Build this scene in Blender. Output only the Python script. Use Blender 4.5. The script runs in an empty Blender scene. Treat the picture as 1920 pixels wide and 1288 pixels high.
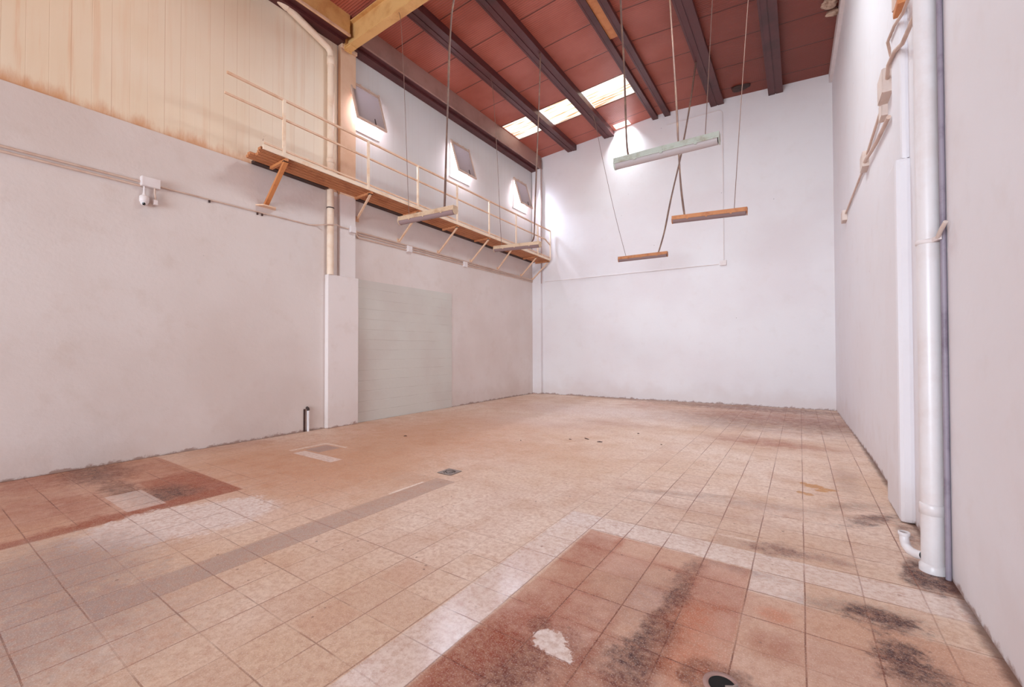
import bpy, bmesh, math, random
from mathutils import Vector, Matrix
random.seed(7)
PI = math.pi
S = bpy.context.scene
COL = S.collection

def lin(r, g, b):
    f = lambda c: ((c/255+0.055)/1.055)**2.4 if c/255 > 0.04045 else c/255/12.92
    return (f(r), f(g), f(b), 1.0)

# ------------------------------------------------------------------ camera
cam_d = bpy.data.cameras.new('camera'); cam_d.sensor_width = 36.0; cam_d.lens = 36.0*801/1920
cam_d.clip_start = 0.05; cam_d.clip_end = 200
cam = bpy.data.objects.new('camera', cam_d); COL.objects.link(cam)
yaw, pitch, roll = math.radians(33.97), math.radians(0.80), math.radians(-0.14)
cam.matrix_world = (Matrix.Translation((0, 0, 1.57)) @ Matrix.Rotation(yaw, 4, 'Z')
                    @ Matrix.Rotation(PI/2+pitch, 4, 'X') @ Matrix.Rotation(roll, 4, 'Z'))
S.camera = cam

# ------------------------------------------------------------------ colour management
S.view_settings.view_transform = 'Standard'; S.view_settings.look = 'None'
S.view_settings.exposure = 0.0; S.view_settings.gamma = 1.0
S.view_settings.use_curve_mapping = False
S.cycles.max_bounces = 8; S.cycles.diffuse_bounces = 5

# ------------------------------------------------------------------ sky and daylight
W = bpy.data.worlds.new('sky'); S.world = W; W.use_nodes = True
bg = W.node_tree.nodes['Background']
bg.inputs[0].default_value = (0.88, 0.94, 1.0, 1); bg.inputs[1].default_value = 2.6

def area(name, loc, direction, sx, sy, power, color, spread=PI):
    d = bpy.data.lights.new(name, 'AREA'); d.shape = 'RECTANGLE'; d.size = sx; d.size_y = sy
    d.energy = power; d.color = color; d.spread = spread
    o = bpy.data.objects.new(name, d); COL.objects.link(o); o.location = loc
    o.rotation_euler = Vector(direction).to_track_quat('-Z', 'Y').to_euler()
    return o
# daylight through the loading door behind the camera
area('door_daylight', (-3.7, -8.95, 2.3), (0, 1, 0.03), 5.6, 4.2, 470, (0.74, 0.88, 1.0), math.radians(90))
# sky through the three high windows
for wy in (5.94, 9.14, 12.26):
    area('window_daylight', (-8.35, wy, 7.0), (1, 0, -0.28), 0.9, 1.0, 430, (0.66, 0.80, 1.0))
# sun through the amber rooflight over the front bay
area('rooflight_sun', (-5.77, 1.2, 8.50), (0, 0, -1), 0.9, 2.2, 40, (1.0, 0.74, 0.46))
# added fill below an unseen, made-up rooflight, brightens far wall and floor
area('added_rooflight_fill', (-1.85, 6.75, 8.50), (0, 0, -1), 2.1, 1.5, 300, (0.82, 0.94, 1.0))
# sun on the far rooflight strip and in the gap of the roof
area('rooflight_sun', (-5.6, 11.15, 9.3), (0, 0, -1), 4.2, 1.2, 90, (1.0, 0.92, 0.80))
area('roof_gap_sun', (-4.62, 12.95, 9.2), (0.02, 0.10, -1), 0.5, 0.4, 110, (0.78, 0.93, 1.0), math.radians(120))

# ------------------------------------------------------------------ node helpers
class NT:
    def __init__(s, name):
        s.m = bpy.data.materials.new(name); s.m.use_nodes = True
        s.t = s.m.node_tree; s.n = s.t.nodes; s.l = s.t.links
        s.b = s.n['Principled BSDF']; s.out = s.n['Material Output']
        s._pos = None
    def new(s, typ, **kw):
        n = s.n.new(typ)
        for k, v in kw.items(): setattr(n, k, v)
        return n
    def put(s, sock, v):
        if hasattr(v, 'is_output'): s.l.new(v, sock)
        else: sock.default_value = v
    def pos(s):
        if s._pos is None: s._pos = s.new('ShaderNodeNewGeometry').outputs['Position']
        return s._pos
    def obj(s):
        return s.new('ShaderNodeTexCoord').outputs['Object']
    def sep(s, v):
        n = s.new('ShaderNodeSeparateXYZ'); s.put(n.inputs[0], v); return n.outputs
    def math(s, op, a, b=0.0, c=None, clamp=False):
        n = s.new('ShaderNodeMath', operation=op, use_clamp=clamp)
        s.put(n.inputs[0], a); s.put(n.inputs[1], b)
        if c is not None: s.put(n.inputs[2], c)
        return n.outputs[0]
    def vscale(s, v, sc):
        n = s.new('ShaderNodeVectorMath', operation='MULTIPLY'); s.put(n.inputs[0], v); n.inputs[1].default_value = sc
        return n.outputs[0]
    def noise(s, scale, detail=4, rough=0.55, vec=None, dist=0.0):
        n = s.new('ShaderNodeTexNoise'); s.put(n.inputs['Vector'], vec if vec is not None else s.pos())
        n.inputs['Scale'].default_value = scale; n.inputs['Detail'].default_value = detail
        n.inputs['Roughness'].default_value = rough; n.inputs['Distortion'].default_value = dist
        return n.outputs['Fac']
    def voro(s, scale, vec=None, rnd=1.0):
        n = s.new('ShaderNodeTexVoronoi'); s.put(n.inputs['Vector'], vec if vec is not None else s.pos())
        n.inputs['Scale'].default_value = scale; n.inputs['Randomness'].default_value = rnd
        return n.outputs
    def ramp(s, v, a, b, x=0.0, y=1.0, smooth=True):
        n = s.new('ShaderNodeMapRange', interpolation_type='SMOOTHSTEP' if smooth else 'LINEAR')
        s.put(n.inputs[0], v); n.inputs[1].default_value = a; n.inputs[2].default_value = b
        n.inputs[3].default_value = x; n.inputs[4].default_value = y
        return n.outputs[0]
    def mix(s, f, a, b, blend='MIX'):
        n = s.new('ShaderNodeMix', data_type='RGBA', blend_type=blend)
        s.put(n.inputs[0], f); s.put(n.inputs[6], a); s.put(n.inputs[7], b)
        return n.outputs[2]
    def bump(s, h, strength=0.3, dist=0.01, normal=None):
        n = s.new('ShaderNodeBump'); s.put(n.inputs['Strength'], strength)
        n.inputs['Distance'].default_value = dist; s.put(n.inputs['Height'], h)
        if normal is not None: s.l.new(normal, n.inputs['Normal'])
        return n.outputs[0]
    def finish(s, color, rough=0.6, normal=None, metal=0.0, spec=0.5):
        s.put(s.b.inputs['Base Color'], color); s.put(s.b.inputs['Roughness'], rough)
        s.put(s.b.inputs['Metallic'], metal); s.put(s.b.inputs['Specular IOR Level'], spec)
        if normal is not None: s.l.new(normal, s.b.inputs['Normal'])
        return s.m

def paint(name, rgb, rgb2=None, scale=3.0, rough=0.6, metal=0.0, bump=0.15, bscale=40, lo=0.45, hi=0.7, spec=0.5, rust=None, rl=0.62, rh=0.72):
    t = NT(name)
    c = lin(*rgb)
    if rgb2: c = t.mix(t.ramp(t.noise(scale, 6, 0.65), lo, hi), c, lin(*rgb2))
    if rust: c = t.mix(t.ramp(t.noise(scale*2.3, 8, 0.7), rl, rh), c, lin(*rust))
    nm = t.bump(t.noise(bscale, 4), bump, 0.004)
    return t.finish(c, rough, nm, metal, spec)

# ------------------------------------------------------------------ materials
def plaster(name, base, alt, bump=0.16, spots=True, foot=True, mottle=0.25):
    t = NT(name); p = t.pos(); xyz = t.sep(p)
    n1 = t.noise(0.55, 4, 0.5); n2 = t.noise(3.2, 6, 0.6)
    c = t.mix(t.ramp(n1, 0.35, 0.68), lin(*base), lin(*alt))
    c = t.mix(t.math('MULTIPLY', t.ramp(n2, 0.52, 0.75), mottle), c, lin(200, 178, 165))
    if spots:
        v = t.voro(2.6); m = t.ramp(v['Distance'], 0.018, 0.032, 1, 0)
        m = t.math('MULTIPLY', m, t.ramp(t.noise(1.1, 2), 0.52, 0.60))
        c = t.mix(t.math('MULTIPLY', m, 0.75), c, lin(95, 70, 66))
    if foot:   # scuffed and damp foot of the wall, with a shape of its own
        n3 = t.noise(7, 6, 0.7)
        h = t.math('ADD', xyz[2], t.math('MULTIPLY', n3, -0.22))
        c = t.mix(t.math('MULTIPLY', t.ramp(h, -0.11, -0.07, 1, 0), 0.75), c, lin(132, 84, 62))
        h2 = t.math('ADD', xyz[2], t.math('MULTIPLY', t.noise(2.2, 5), -0.9))
        c = t.mix(t.math('MULTIPLY', t.ramp(h2, -0.35, 0.15, 1, 0), 0.22), c, lin(196, 172, 160))
    hgt = t.math('ADD', t.math('MULTIPLY', t.noise(1.6, 3), 3.0), t.math('ADD', t.noise(14, 5), t.math('MULTIPLY', t.noise(30, 3), 0.15)))
    return t.finish(c, 0.62, t.bump(hgt, bump, 0.02), spec=0.35)

M = {}
M['plaster_left'] = plaster('white_plaster_left', (221, 208, 203), (213, 197, 190))
M['plaster_back'] = plaster('white_plaster_back', (227, 220, 221), (222, 212, 213), 0.10, mottle=0.10)
M['plaster_right'] = plaster('white_plaster_right', (228, 222, 225), (226, 218, 220), 0.12, mottle=0.12)
M['plaster_pier'] = plaster('white_plaster_pier', (228, 216, 213), (224, 212, 208), 0.1, False)

def cladding(name, base, alt, line, stain, linestr):
    t = NT(name); xyz = t.sep(t.pos())
    f = t.math('FRACT', t.math('DIVIDE', t.math('ADD', xyz[1], 10.0 - 1.59), 0.2))
    d = t.math('ABSOLUTE', t.math('SUBTRACT', f, 0.5)); ln = t.ramp(d, 0.47, 0.495)
    st = t.vscale(t.pos(), (1, 7, 0.35)); n = t.noise(1.0, 5, 0.6, st)
    c = t.mix(t.ramp(t.noise(0.5, 3), 0.3, 0.7), lin(*base), lin(*alt))
    c = t.mix(t.math('MULTIPLY', t.ramp(n, 0.5, 0.78), 0.35), c, lin(*stain))
    c = t.mix(t.math('MULTIPLY', ln, t.math('MULTIPLY', t.ramp(t.noise(0.9, 3, 0.5, t.vscale(t.pos(), (0, 3, 0.2))), 0.38, 0.62), linestr)), c, lin(*line))
    # rust bleeding up from the ledge
    h = t.math('SUBTRACT', xyz[2], t.math('MULTIPLY', t.noise(2.4, 6, 0.7, t.vscale(t.pos(), (1, 1.6, 0.4))), 0.55))
    c = t.mix(t.math('MULTIPLY', t.ramp(h, 4.52, 4.76, 1, 0), 0.8 if linestr > 0.3 else 0.25), c, lin(205, 140, 92))
    if linestr > 0.3:
        sp = t.math('MULTIPLY', t.ramp(t.noise(4.2, 5, 0.6), 0.70, 0.73), t.ramp(t.noise(0.7, 2), 0.5, 0.6))
        c = t.mix(t.math('MULTIPLY', sp, 0.8), c, lin(150, 85, 50))
        lf = t.math('MULTIPLY', t.ramp(xyz[1], 2.6, 0.6), t.ramp(t.noise(1.4, 5, 0.6, t.vscale(t.pos(), (1, 5, 0.25))), 0.50, 0.66))
        c = t.mix(t.math('MULTIPLY', lf, 0.55), c, lin(222, 160, 112))
    hgt = t.math('ADD', t.math('MULTIPLY', ln, -1.0), t.math('MULTIPLY', t.noise(3, 2), 0.3))
    return t.finish(c, 0.45, t.bump(hgt, 0.25, 0.006), spec=0.4)
M['clad_cream'] = cladding('cream_sandwich_panel', (242, 226, 206), (236, 214, 188), (196, 146, 106), (222, 176, 136), 0.45)
M['clad_white'] = cladding('offwhite_sandwich_panel', (218, 214, 213), (210, 203, 200), (180, 160, 150), (206, 190, 180), 0.28)

def infill():
    t = NT('grey_painted_blockwork'); xyz = t.sep(t.pos())
    f = t.math('FRACT', t.math('DIVIDE', t.math('ADD', xyz[2], t.math('MULTIPLY', t.noise(1.2, 2), 0.02)), 0.225))
    ln = t.ramp(t.math('ABSOLUTE', t.math('SUBTRACT', f, 0.5)), 0.465, 0.495)
    c = t.mix(t.ramp(t.noise(0.8, 4), 0.35, 0.7), lin(206, 200, 192), lin(200, 190, 182))
    c = t.mix(t.math('MULTIPLY', ln, t.ramp(t.noise(2.0, 3), 0.4, 0.65, 0, 0.45)), c, lin(170, 152, 142))
    hgt = t.math('ADD', t.math('MULTIPLY', ln, -1.0), t.math('MULTIPLY', t.noise(18, 4), 0.6))
    return t.finish(c, 0.6, t.bump(hgt, 0.4, 0.006), spec=0.35)
M['infill'] = infill()

def ceiling_mat():
    t = NT('red_brown_ribbed_roof_sheet'); xyz = t.sep(t.pos())
    y = t.math('SUBTRACT', xyz[1], t.math('MULTIPLY', t.math('ADD', xyz[0], 7.6), 0.04))
    w = t.math('FRACT', t.math('DIVIDE', y, 0.0515))
    rib = t.ramp(t.math('ABSOLUTE', t.math('SUBTRACT', w, 0.5)), 0.22, 0.40)
    sm = t.math('FRACT', t.math('DIVIDE', t.math('ADD', y, 1.03*12-10.65), 1.03))
    seam = t.ramp(t.math('ABSOLUTE', t.math('SUBTRACT', sm, 0.5)), 0.482, 0.494)
    c = t.mix(t.ramp(t.noise(0.9, 4), 0.35, 0.7), lin(186, 104, 88), lin(170, 86, 66))
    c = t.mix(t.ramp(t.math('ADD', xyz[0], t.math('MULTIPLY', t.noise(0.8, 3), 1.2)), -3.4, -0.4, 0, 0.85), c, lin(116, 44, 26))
    c = t.mix(t.ramp(t.noise(6, 6, 0.7), 0.62, 0.8, 0, 0.3), c, lin(120, 62, 60))
    c = t.mix(t.math('MULTIPLY', rib, 0.22), c, lin(88, 34, 26))
    c = t.mix(t.math('MULTIPLY', seam, 0.8), c, lin(58, 22, 18))
    hgt = t.math('SUBTRACT', rib, t.math('MULTIPLY', seam, 1.5))
    return t.finish(c, 0.38, t.bump(hgt, 0.5, 0.012), spec=0.4)
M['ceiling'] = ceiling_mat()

def skylight_mat(name='weathered_fibreglass_sheet', a=(206, 202, 194), b=(146, 104, 70)):
    t = NT(name)
    st = t.vscale(t.pos(), (0.35, 9, 1)); n = t.noise(1.6, 6, 0.6, st)
    c = t.mix(t.ramp(n, 0.46, 0.62), lin(*a), lin(*b))
    moss = t.math('MULTIPLY', t.ramp(t.noise(22, 5, 0.7), 0.45, 0.6), t.ramp(t.noise(1.3, 3), 0.55, 0.68))
    c = t.mix(t.math('MULTIPLY', moss, 0.75), c, lin(96, 62, 34))
    tr = t.new('ShaderNodeBsdfTranslucent'); t.put(tr.inputs[0], c)
    df = t.new('ShaderNodeBsdfDiffuse'); t.put(df.inputs[0], c)
    mx = t.new('ShaderNodeMixShader'); mx.inputs[0].default_value = 0.15
    t.l.new(tr.outputs[0], mx.inputs[1]); t.l.new(df.outputs[0], mx.inputs[2]); t.l.new(mx.outputs[0], t.out.inputs[0])
    return t.m
M['skylight'] = skylight_mat()
M['skylight_amber'] = skylight_mat('yellowed_fibreglass_sheet', (200, 130, 60), (150, 84, 36))

def glass_mat():
    t = NT('frosted_wired_glass')
    df = t.new('ShaderNodeBsdfDiffuse'); df.inputs[0].default_value = lin(170, 152, 146)
    tr = t.new('ShaderNodeBsdfTranslucent'); tr.inputs[0].default_value = lin(140, 130, 130)
    mx = t.new('ShaderNodeMixShader'); mx.inputs[0].default_value = 0.22
    t.l.new(df.outputs[0], mx.inputs[1]); t.l.new(tr.outputs[0], mx.inputs[2]); t.l.new(mx.outputs[0], t.out.inputs[0])
    return t.m
M['pane'] = glass_mat()

M['purlin'] = paint('maroon_painted_steel', (88, 40, 40), (66, 28, 28), 1.6, 0.45, rust=(140, 90, 80), rl=0.68, rh=0.8)
M['eaves'] = paint('brown_primed_steel', (166, 128, 118), (146, 108, 98), 1.2, 0.5, rust=(160, 112, 78), rl=0.6, rh=0.72)
M['rafter'] = paint('ochre_painted_steel', (226, 178, 116), (206, 150, 92), 2.2, 0.5, bump=0.5, bscale=30, rust=(120, 80, 48), rl=0.62, rh=0.8)
M['cream_paint'] = paint('cream_painted_steel', (228, 190, 160), (214, 166, 130), 4.0, 0.5, rust=(150, 80, 42), rl=0.66, rh=0.76)
M['cream_light'] = paint('pale_cream_steel', (238, 214, 190), (228, 192, 160), 4.0, 0.5, rust=(176, 110, 66), rl=0.70, rh=0.8)
M['deck'] = paint('orange_rusty_deck_steel', (206, 138, 92), (176, 104, 62), 3.0, 0.6, bump=0.3, rust=(110, 54, 30), rl=0.62, rh=0.74)
def deck_mat():
    t = NT('ribbed_orange_deck_steel'); xyz = t.sep(t.pos())
    fx = t.math('FRACT', t.math('DIVIDE', t.math('ADD', xyz[0], 10.0), 0.0565))
    ln = t.ramp(t.math('ABSOLUTE', t.math('SUBTRACT', fx, 0.5)), 0.34, 0.46)
    c = t.mix(t.ramp(t.noise(3.0, 6, 0.65), 0.45, 0.7), lin(206, 138, 92), lin(178, 106, 64))
    c = t.mix(t.ramp(t.noise(7, 8, 0.7), 0.62, 0.74), c, lin(110, 54, 30))
    c = t.mix(t.math('MULTIPLY', ln, 0.6), c, lin(112, 58, 32))
    return t.finish(c, 0.6, t.bump(t.math('MULTIPLY', ln, -1.0), 0.5, 0.01))
M['deck'] = deck_mat()
M['rust_bracket'] = paint('orange_primer_steel', (204, 132, 80), (184, 104, 56), 5.0, 0.55, rust=(120, 60, 34), rl=0.66, rh=0.76)
M['dark_rust'] = paint('dark_rusty_iron', (58, 36, 32), (84, 48, 34), 6.0, 0.7)
M['white_paint'] = paint('painted_pipe', (226, 218, 218), (220, 208, 206), 3.0, 0.35, rust=(120, 104, 108), rl=0.74, rh=0.80)
M['cream_pipe'] = paint('cream_painted_pipe', (236, 212, 190), (228, 196, 170), 3.0, 0.42, rust=(170, 120, 90), rl=0.70, rh=0.8)
M['conduit'] = paint('painted_conduit', (212, 184, 168), (198, 164, 146), 3.0, 0.5, rust=(150, 110, 92), rl=0.72, rh=0.8)
M['box'] = paint('painted_junction_box', (226, 214, 212), (220, 204, 200), 3.0, 0.5)
M['box_dusty'] = paint('dusty_junction_box', (214, 194, 184), (200, 174, 160), 5.0, 0.6, rust=(150, 100, 72), rl=0.66, rh=0.8)
M['cable'] = paint('dusty_brown_cable', (104, 74, 64), (138, 104, 84), 5.0, 0.65)
M['wire'] = paint('thin_rusted_wire', (120, 88, 76), None, 5.0, 0.6)
M['lamp_grey'] = paint('grey_lamp_housing', (176, 178, 166), (150, 140, 120), 6.0, 0.5, rust=(134, 96, 62), rl=0.64, rh=0.76)
M['lamp_brown'] = paint('brown_stained_lamp_housing', (176, 112, 68), (150, 86, 48), 7.0, 0.55, rust=(96, 54, 34), rl=0.64, rh=0.76)
M['lamp_tan'] = paint('dusty_tan_lamp_housing', (196, 166, 138), (172, 136, 106), 7.0, 0.55, rust=(110, 76, 56), rl=0.68, rh=0.78)
def diffuser(name, rgb, tr=0.5):
    t = NT(name)
    t.finish(lin(*rgb), 0.22, t.bump(t.math('FRACT', t.math('MULTIPLY', t.sep(t.obj())[1], 90)), 0.15, 0.002))
    t.b.inputs['Transmission Weight'].default_value = tr
    t.b.inputs['IOR'].default_value = 1.15
    return t.m
M['diff_clear'] = diffuser('ribbed_clear_diffuser', (206, 190, 188), 0.3)
M['diff_dusty'] = diffuser('dusty_violet_diffuser', (150, 124, 122), 0.1)
M['tube_white'] = paint('fluorescent_tube', (236, 234, 232), None, 3, 0.3)
M['column'] = paint('column_warm_light', (224, 186, 156), (216, 172, 140), 2.0, 0.55)  # warm light on the upper column is put into this colour
M['grey_pipe'] = paint('grey_violet_pipe', (150, 138, 150), (120, 106, 120), 4.0, 0.5)
M['cast_iron'] = paint('grey_cast_grate', (150, 132, 124), (122, 104, 98), 20, 0.5, 0.0)
M['black'] = paint('dark_hole', (14, 9, 8), (24, 14, 12), 8, 0.9)
M['black_gloss'] = paint('black_dome', (12, 12, 14), None, 8, 0.12)
M['foam'] = paint('dirty_foam', (190, 160, 140), (120, 84, 66), 14, 0.8, bump=0.8)
M['leaf'] = paint('dry_leaf', (70, 42, 34), (96, 58, 42), 20, 0.8)

# ------------------------------------------------------------------ floor: one 31 cm tile grid, stains, patched bands and painted light at their places
BLOBS = [  # x, y, rx, ry, turn, strength, kind, softness, raggedness; darks round the right pipe paint its shaded floor recess
(-0.66, 2.64, 0.06, 0.2, 12, 0.8, 'dark', 0.5, 0.9), (-0.68, 2.28, 0.1, 0.22, 10, 0.9, 'dark', 0.5, 0.9), (-0.68, 2.06, 0.12, 0.15, 0, 0.6, 'dark', 0.6, 0.9), (-0.67, 3.14, 0.05, 0.25, 5, 0.55, 'dark', 0.6, 0.9), (-0.5, 3.02, 0.18, 0.22, 0, 0.55, 'rust', 0.7, 0.7), (-0.56, 2.68, 0.1, 0.14, 0, 0.6, 'orange', 0.8, 0.6), (-0.47, 2.25, 0.12, 0.16, 0, 0.6, 'orange', 0.8, 0.6), (0.39, 3.26, 0.14, 0.1, 0, 0.85, 'dark', 0.5, 1.1), (0.25, 3.31, 0.25, 0.07, -15, 0.45, 'dark', 0.8, 0.9), (0.41, 2.95, 0.09, 0.12, 0, 0.8, 'dark', 0.5, 1.1), (0.45, 2.79, 0.12, 0.15, 0, 0.7, 'dark', 0.5, 1.1), (-0.14, 2.96, 0.07, 0.07, 0, 0.7, 'orange', 0.8, 0.5), (-0.15, 2.65, 0.09, 0.1, 0, 0.7, 'rust', 0.7, 0.8), (0.12, 2.69, 0.2, 0.15, 0, 0.3, 'rust', 0.8, 0.6), (-1.23, 2.03, 0.16, 0.26, 0, 0.65, 'rust', 0.6, 0.7), (-1.25, 2.25, 0.18, 0.3, 0, 0.5, 'rust', 0.8, 0.6), (-1.39, 1.6, 0.2, 0.3, 0, 0.8, 'rust', 0.6, 0.8), (-1.31, 1.74, 0.18, 0.2, 0, 0.6, 'dark', 0.8, 1.0), (-1.36, 2.85, 0.1, 0.35, 0, 0.6, 'rust', 0.7, 0.7), (-1.44, 3.27, 0.1, 0.15, 0, 0.35, 'rust', 0.8, 0.6), (-1.14, 1.78, 0.1, 0.2, 0, 0.6, 'dark', 0.8, 0.9), (-0.91, 2.01, 0.2, 0.2, 0, 0.35, 'dark', 0.9, 0.8), (-0.95, 1.81, 0.3, 0.2, 0, 0.5, 'rust', 0.8, 0.8), (-1.25, 2.13, 0.05, 0.06, 0, 0.7, 'dark', 0.6, 0.8), (-0.4, 3.49, 0.25, 0.08, 0, 0.35, 'dark', 0.8, 0.8), (-1.13, 2.6, 0.2, 0.3, 0, 0.3, 'rust', 0.9, 0.6), (-0.77, 2.77, 0.25, 0.3, 0, 0.25, 'dark', 0.9, 0.9), (-0.34, 2.22, 0.14, 0.12, 0, 0.75, 'dark', 0.3, 0.5), (-0.66, 2.42, 0.05, 0.14, 14, 1.0, 'dark', 0.4, 0.8), (-0.66, 2.84, 0.05, 0.16, 10, 0.8, 'dark', 0.5, 0.8), (0.38, 3.3, 0.1, 0.06, 0, 0.9, 'dark', 0.5, 0.9), (0.41, 2.91, 0.06, 0.1, 0, 0.9, 'dark', 0.5, 0.9), (-1.37, 3.15, 0.14, 0.2, 0, 0.6, 'rust', 0.7, 0.7), (-1.35, 2.0, 0.12, 0.3, 0, 0.7, 'rust', 0.6, 0.7), (-1.44, 1.69, 0.12, 0.35, 0, 0.9, 'rust', 0.6, 0.7), (-0.51, 2.57, 0.14, 0.3, 0, 0.5, 'orange', 0.9, 0.7), (-1.14, 2.04, 0.065, 0.07, 0, 1.0, 'pale', 0.15, 1.3), (-1.05, 1.98, 0.06, 0.04, 20, 1.0, 'pale', 0.15, 1.3), (-0.17, 3.94, 0.14, 0.1, -20, 0.7, 'dark2', 0.6, 1.2), (0.15, 3.96, 0.12, 0.06, 0, 0.45, 'dark2', 0.7, 1.2), (0.55, 5.12, 0.28, 0.07, -55, 0.75, 'dark', 0.6, 1.2), (0.42, 5.43, 0.25, 0.08, -40, 0.4, 'dark', 0.8, 1.0), (0.74, 4.9, 0.05, 0.25, 0, 0.6, 'dark', 0.7, 1.0), (-1.12, 4.88, 0.5, 0.06, -20, 0.3, 'dark2', 0.8, 1.0), (-0.23, 4.99, 0.5, 0.1, -10, 0.3, 'dark2', 0.9, 1.0), (-0.74, 4.49, 0.5, 0.1, 0, 0.2, 'rust', 0.9, 1.0), (0.71, 3.96, 0.12, 0.14, 0, 1.0, 'dark', 0.25, 0.4), (0.78, 4.02, 0.1, 0.12, 0, 1.0, 'dark', 0.3, 0.4), (0.66, 4.11, 0.05, 0.14, 0, 1.0, 'dark', 0.3, 0.4), (0.71, 4.1, 0.08, 0.15, 0, 1.0, 'dark', 0.3, 0.3), (-1.19, 12.9, 1.9, 0.45, 0, 0.95, 'dark2', 0.7, 0.9), (-0.2, 11.03, 1.2, 1.1, 0, 0.45, 'dark2', 0.9, 1.0), (-0.74, 11.57, 1.4, 0.7, 0, 0.5, 'rust', 0.9, 0.9), (-1.61, 10.54, 1.3, 0.8, 0, 0.35, 'dark2', 0.9, 0.9), (0.52, 10.75, 0.5, 0.7, 0, 0.45, 'dark2', 0.9, 0.9), (-0.61, 8.33, 0.6, 0.35, 0, 0.5, 'rust', 0.7, 0.9), (-0.01, 8.25, 0.7, 0.2, 0, 0.35, 'rust', 0.8, 0.8), (-4.48, 13.26, 1.1, 0.3, 0, 0.6, 'dark2', 0.7, 0.9), (-3.53, 12.03, 0.5, 0.5, 0, 0.4, 'rust', 0.8, 0.8), (-3.4, 8.7, 0.7, 0.3, 0, 0.35, 'rust', 0.8, 0.8), (-4.02, 7.92, 0.6, 0.25, 0, 0.3, 'rust', 0.8, 1.0), (0.43, 6.48, 0.1, 0.5, 0, 0.3, 'dark2', 0.9, 0.9), (-5.73, 5.68, 2.0, 0.8, 0, 0.6, 'tan', 0.9, 0.7), (-5.38, 4.21, 1.2, 1.0, 0, 0.5, 'tan', 0.9, 0.7), (-6.23, 2.93, 1.0, 0.9, 0, 0.6, 'tan', 0.9, 0.7), (-5.82, 7.37, 1.5, 0.8, 0, 0.5, 'tan', 0.9, 0.7), (-4.82, 3.0, 0.8, 0.8, 0, 0.5, 'tan', 0.9, 0.7), (-5.82, 9.9, 1.2, 0.5, 0, 0.45, 'tan', 0.9, 0.7), (-5.94, 2.13, 0.5, 0.42, 0, 1.0, 'rust', 0.35, 0.5), (-5.56, 2.15, 0.5, 0.2, 0, 0.8, 'rust', 0.4, 0.5), (-5.72, 1.77, 0.34, 0.22, 0, 1.0, 'dark', 0.6, 0.6), (-7.49, 1.58, 0.5, 0.28, 0, 0.9, 'dark', 0.5, 0.8), (-7.74, 1.06, 0.5, 0.3, 0, 0.6, 'rust', 0.6, 0.8), (-6.38, 1.54, 0.35, 0.12, 0, 0.7, 'dark', 0.5, 0.8), (-7.07, 2.06, 0.7, 0.35, 0, 0.45, 'rust', 0.7, 0.9), (-6.02, 1.15, 0.45, 0.16, 0, 0.5, 'rust', 0.6, 0.8), (-6.2, 0.78, 0.5, 0.3, 0, 0.35, 'rust', 0.7, 0.8), (-5.33, 0.73, 0.07, 0.6, 0, 0.6, 'rust', 0.5, 0.8), (-5.38, 1.4, 0.1, 0.45, 0, 0.85, 'rust', 0.5, 0.8), (-5.39, 1.84, 0.08, 0.4, 0, 0.8, 'rust', 0.5, 0.8), (-7.25, 2.6, 0.4, 0.3, 0, 0.4, 'rust', 0.8, 0.9), (-6.89, 0.95, 0.6, 0.35, 0, 0.3, 'rust', 0.9, 0.8), (-7.75, 3.3, 0.25, 0.6, 0, 0.3, 'rust', 0.8, 0.9), (-4.82, 1.4, 0.34, 0.42, 0, 0.95, 'pale', 0.12, 0.6), (-4.66, 1.76, 0.32, 0.42, 0, 0.8, 'pale', 0.15, 0.7), (-4.45, 1.95, 0.2, 0.3, 0, 0.5, 'pale', 0.3, 0.7), (-4.45, 0.62, 0.5, 0.4, 0, 0.6, 'grey', 0.95, 0.9), (-4.38, 0.84, 0.5, 0.3, 0, 0.45, 'grey', 0.95, 0.8), (-3.52, 0.45, 0.5, 0.5, 0, 0.6, 'grey', 0.95, 0.9), (-4.54, 10.14, 1.6, 0.9, 0, 0.55, 'pale', 0.8, 0.6), (-4.74, 8.07, 1.2, 0.6, 0, 0.3, 'pale', 0.9, 0.7),  # far pale blobs paint the bright floor, near-left greys paint a vignette
]
RECTS = [  # x0, x1, y0, y1, kind, strength
(-1.535, -0.285, -2.0, 3.495, 'warm', 0.6), (-0.315, 0.9, -2.0, 3.185, 'warm', 0.45),
(-1.845, -1.535, -2.0, 3.80, 'pale', 0.65), (-1.845, 0.9, 3.495, 3.80, 'pale', 0.55), (-0.30, 0.01, 3.185, 3.50, 'pale', 0.6),
(-3.71, -3.40, 0.71, 3.85, 'grey', 0.75), (-4.35, -3.72, 3.50, 3.86, 'grey', 0.22),

(-8.0, -5.215, -0.5, 2.33, 'warm', 0.6), (-6.55, -5.22, 1.72, 2.33, 'rust', 0.8), (-5.40, -5.22, -0.5, 2.33, 'rust', 0.75),
(-0.60, -0.31, 3.985, 4.03, 'white', 0.7), (-0.60, -0.31, 3.80, 3.985, 'grey', 0.22),

(-2.45, -2.16, 1.33, 1.64, 'warm', 0.3), (-2.45, -2.16, 1.95, 2.25, 'warm', 0.25), (-3.09, -2.78, 0.7, 1.0, 'warm', 0.2),
(-0.91, -0.61, 2.56, 2.87, 'pale', 0.18), (-0.61, -0.30, 1.33, 1.94, 'pale', 0.2), (0.01, 0.31, 2.5, 2.84, 'pale', 0.12),
]
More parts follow.
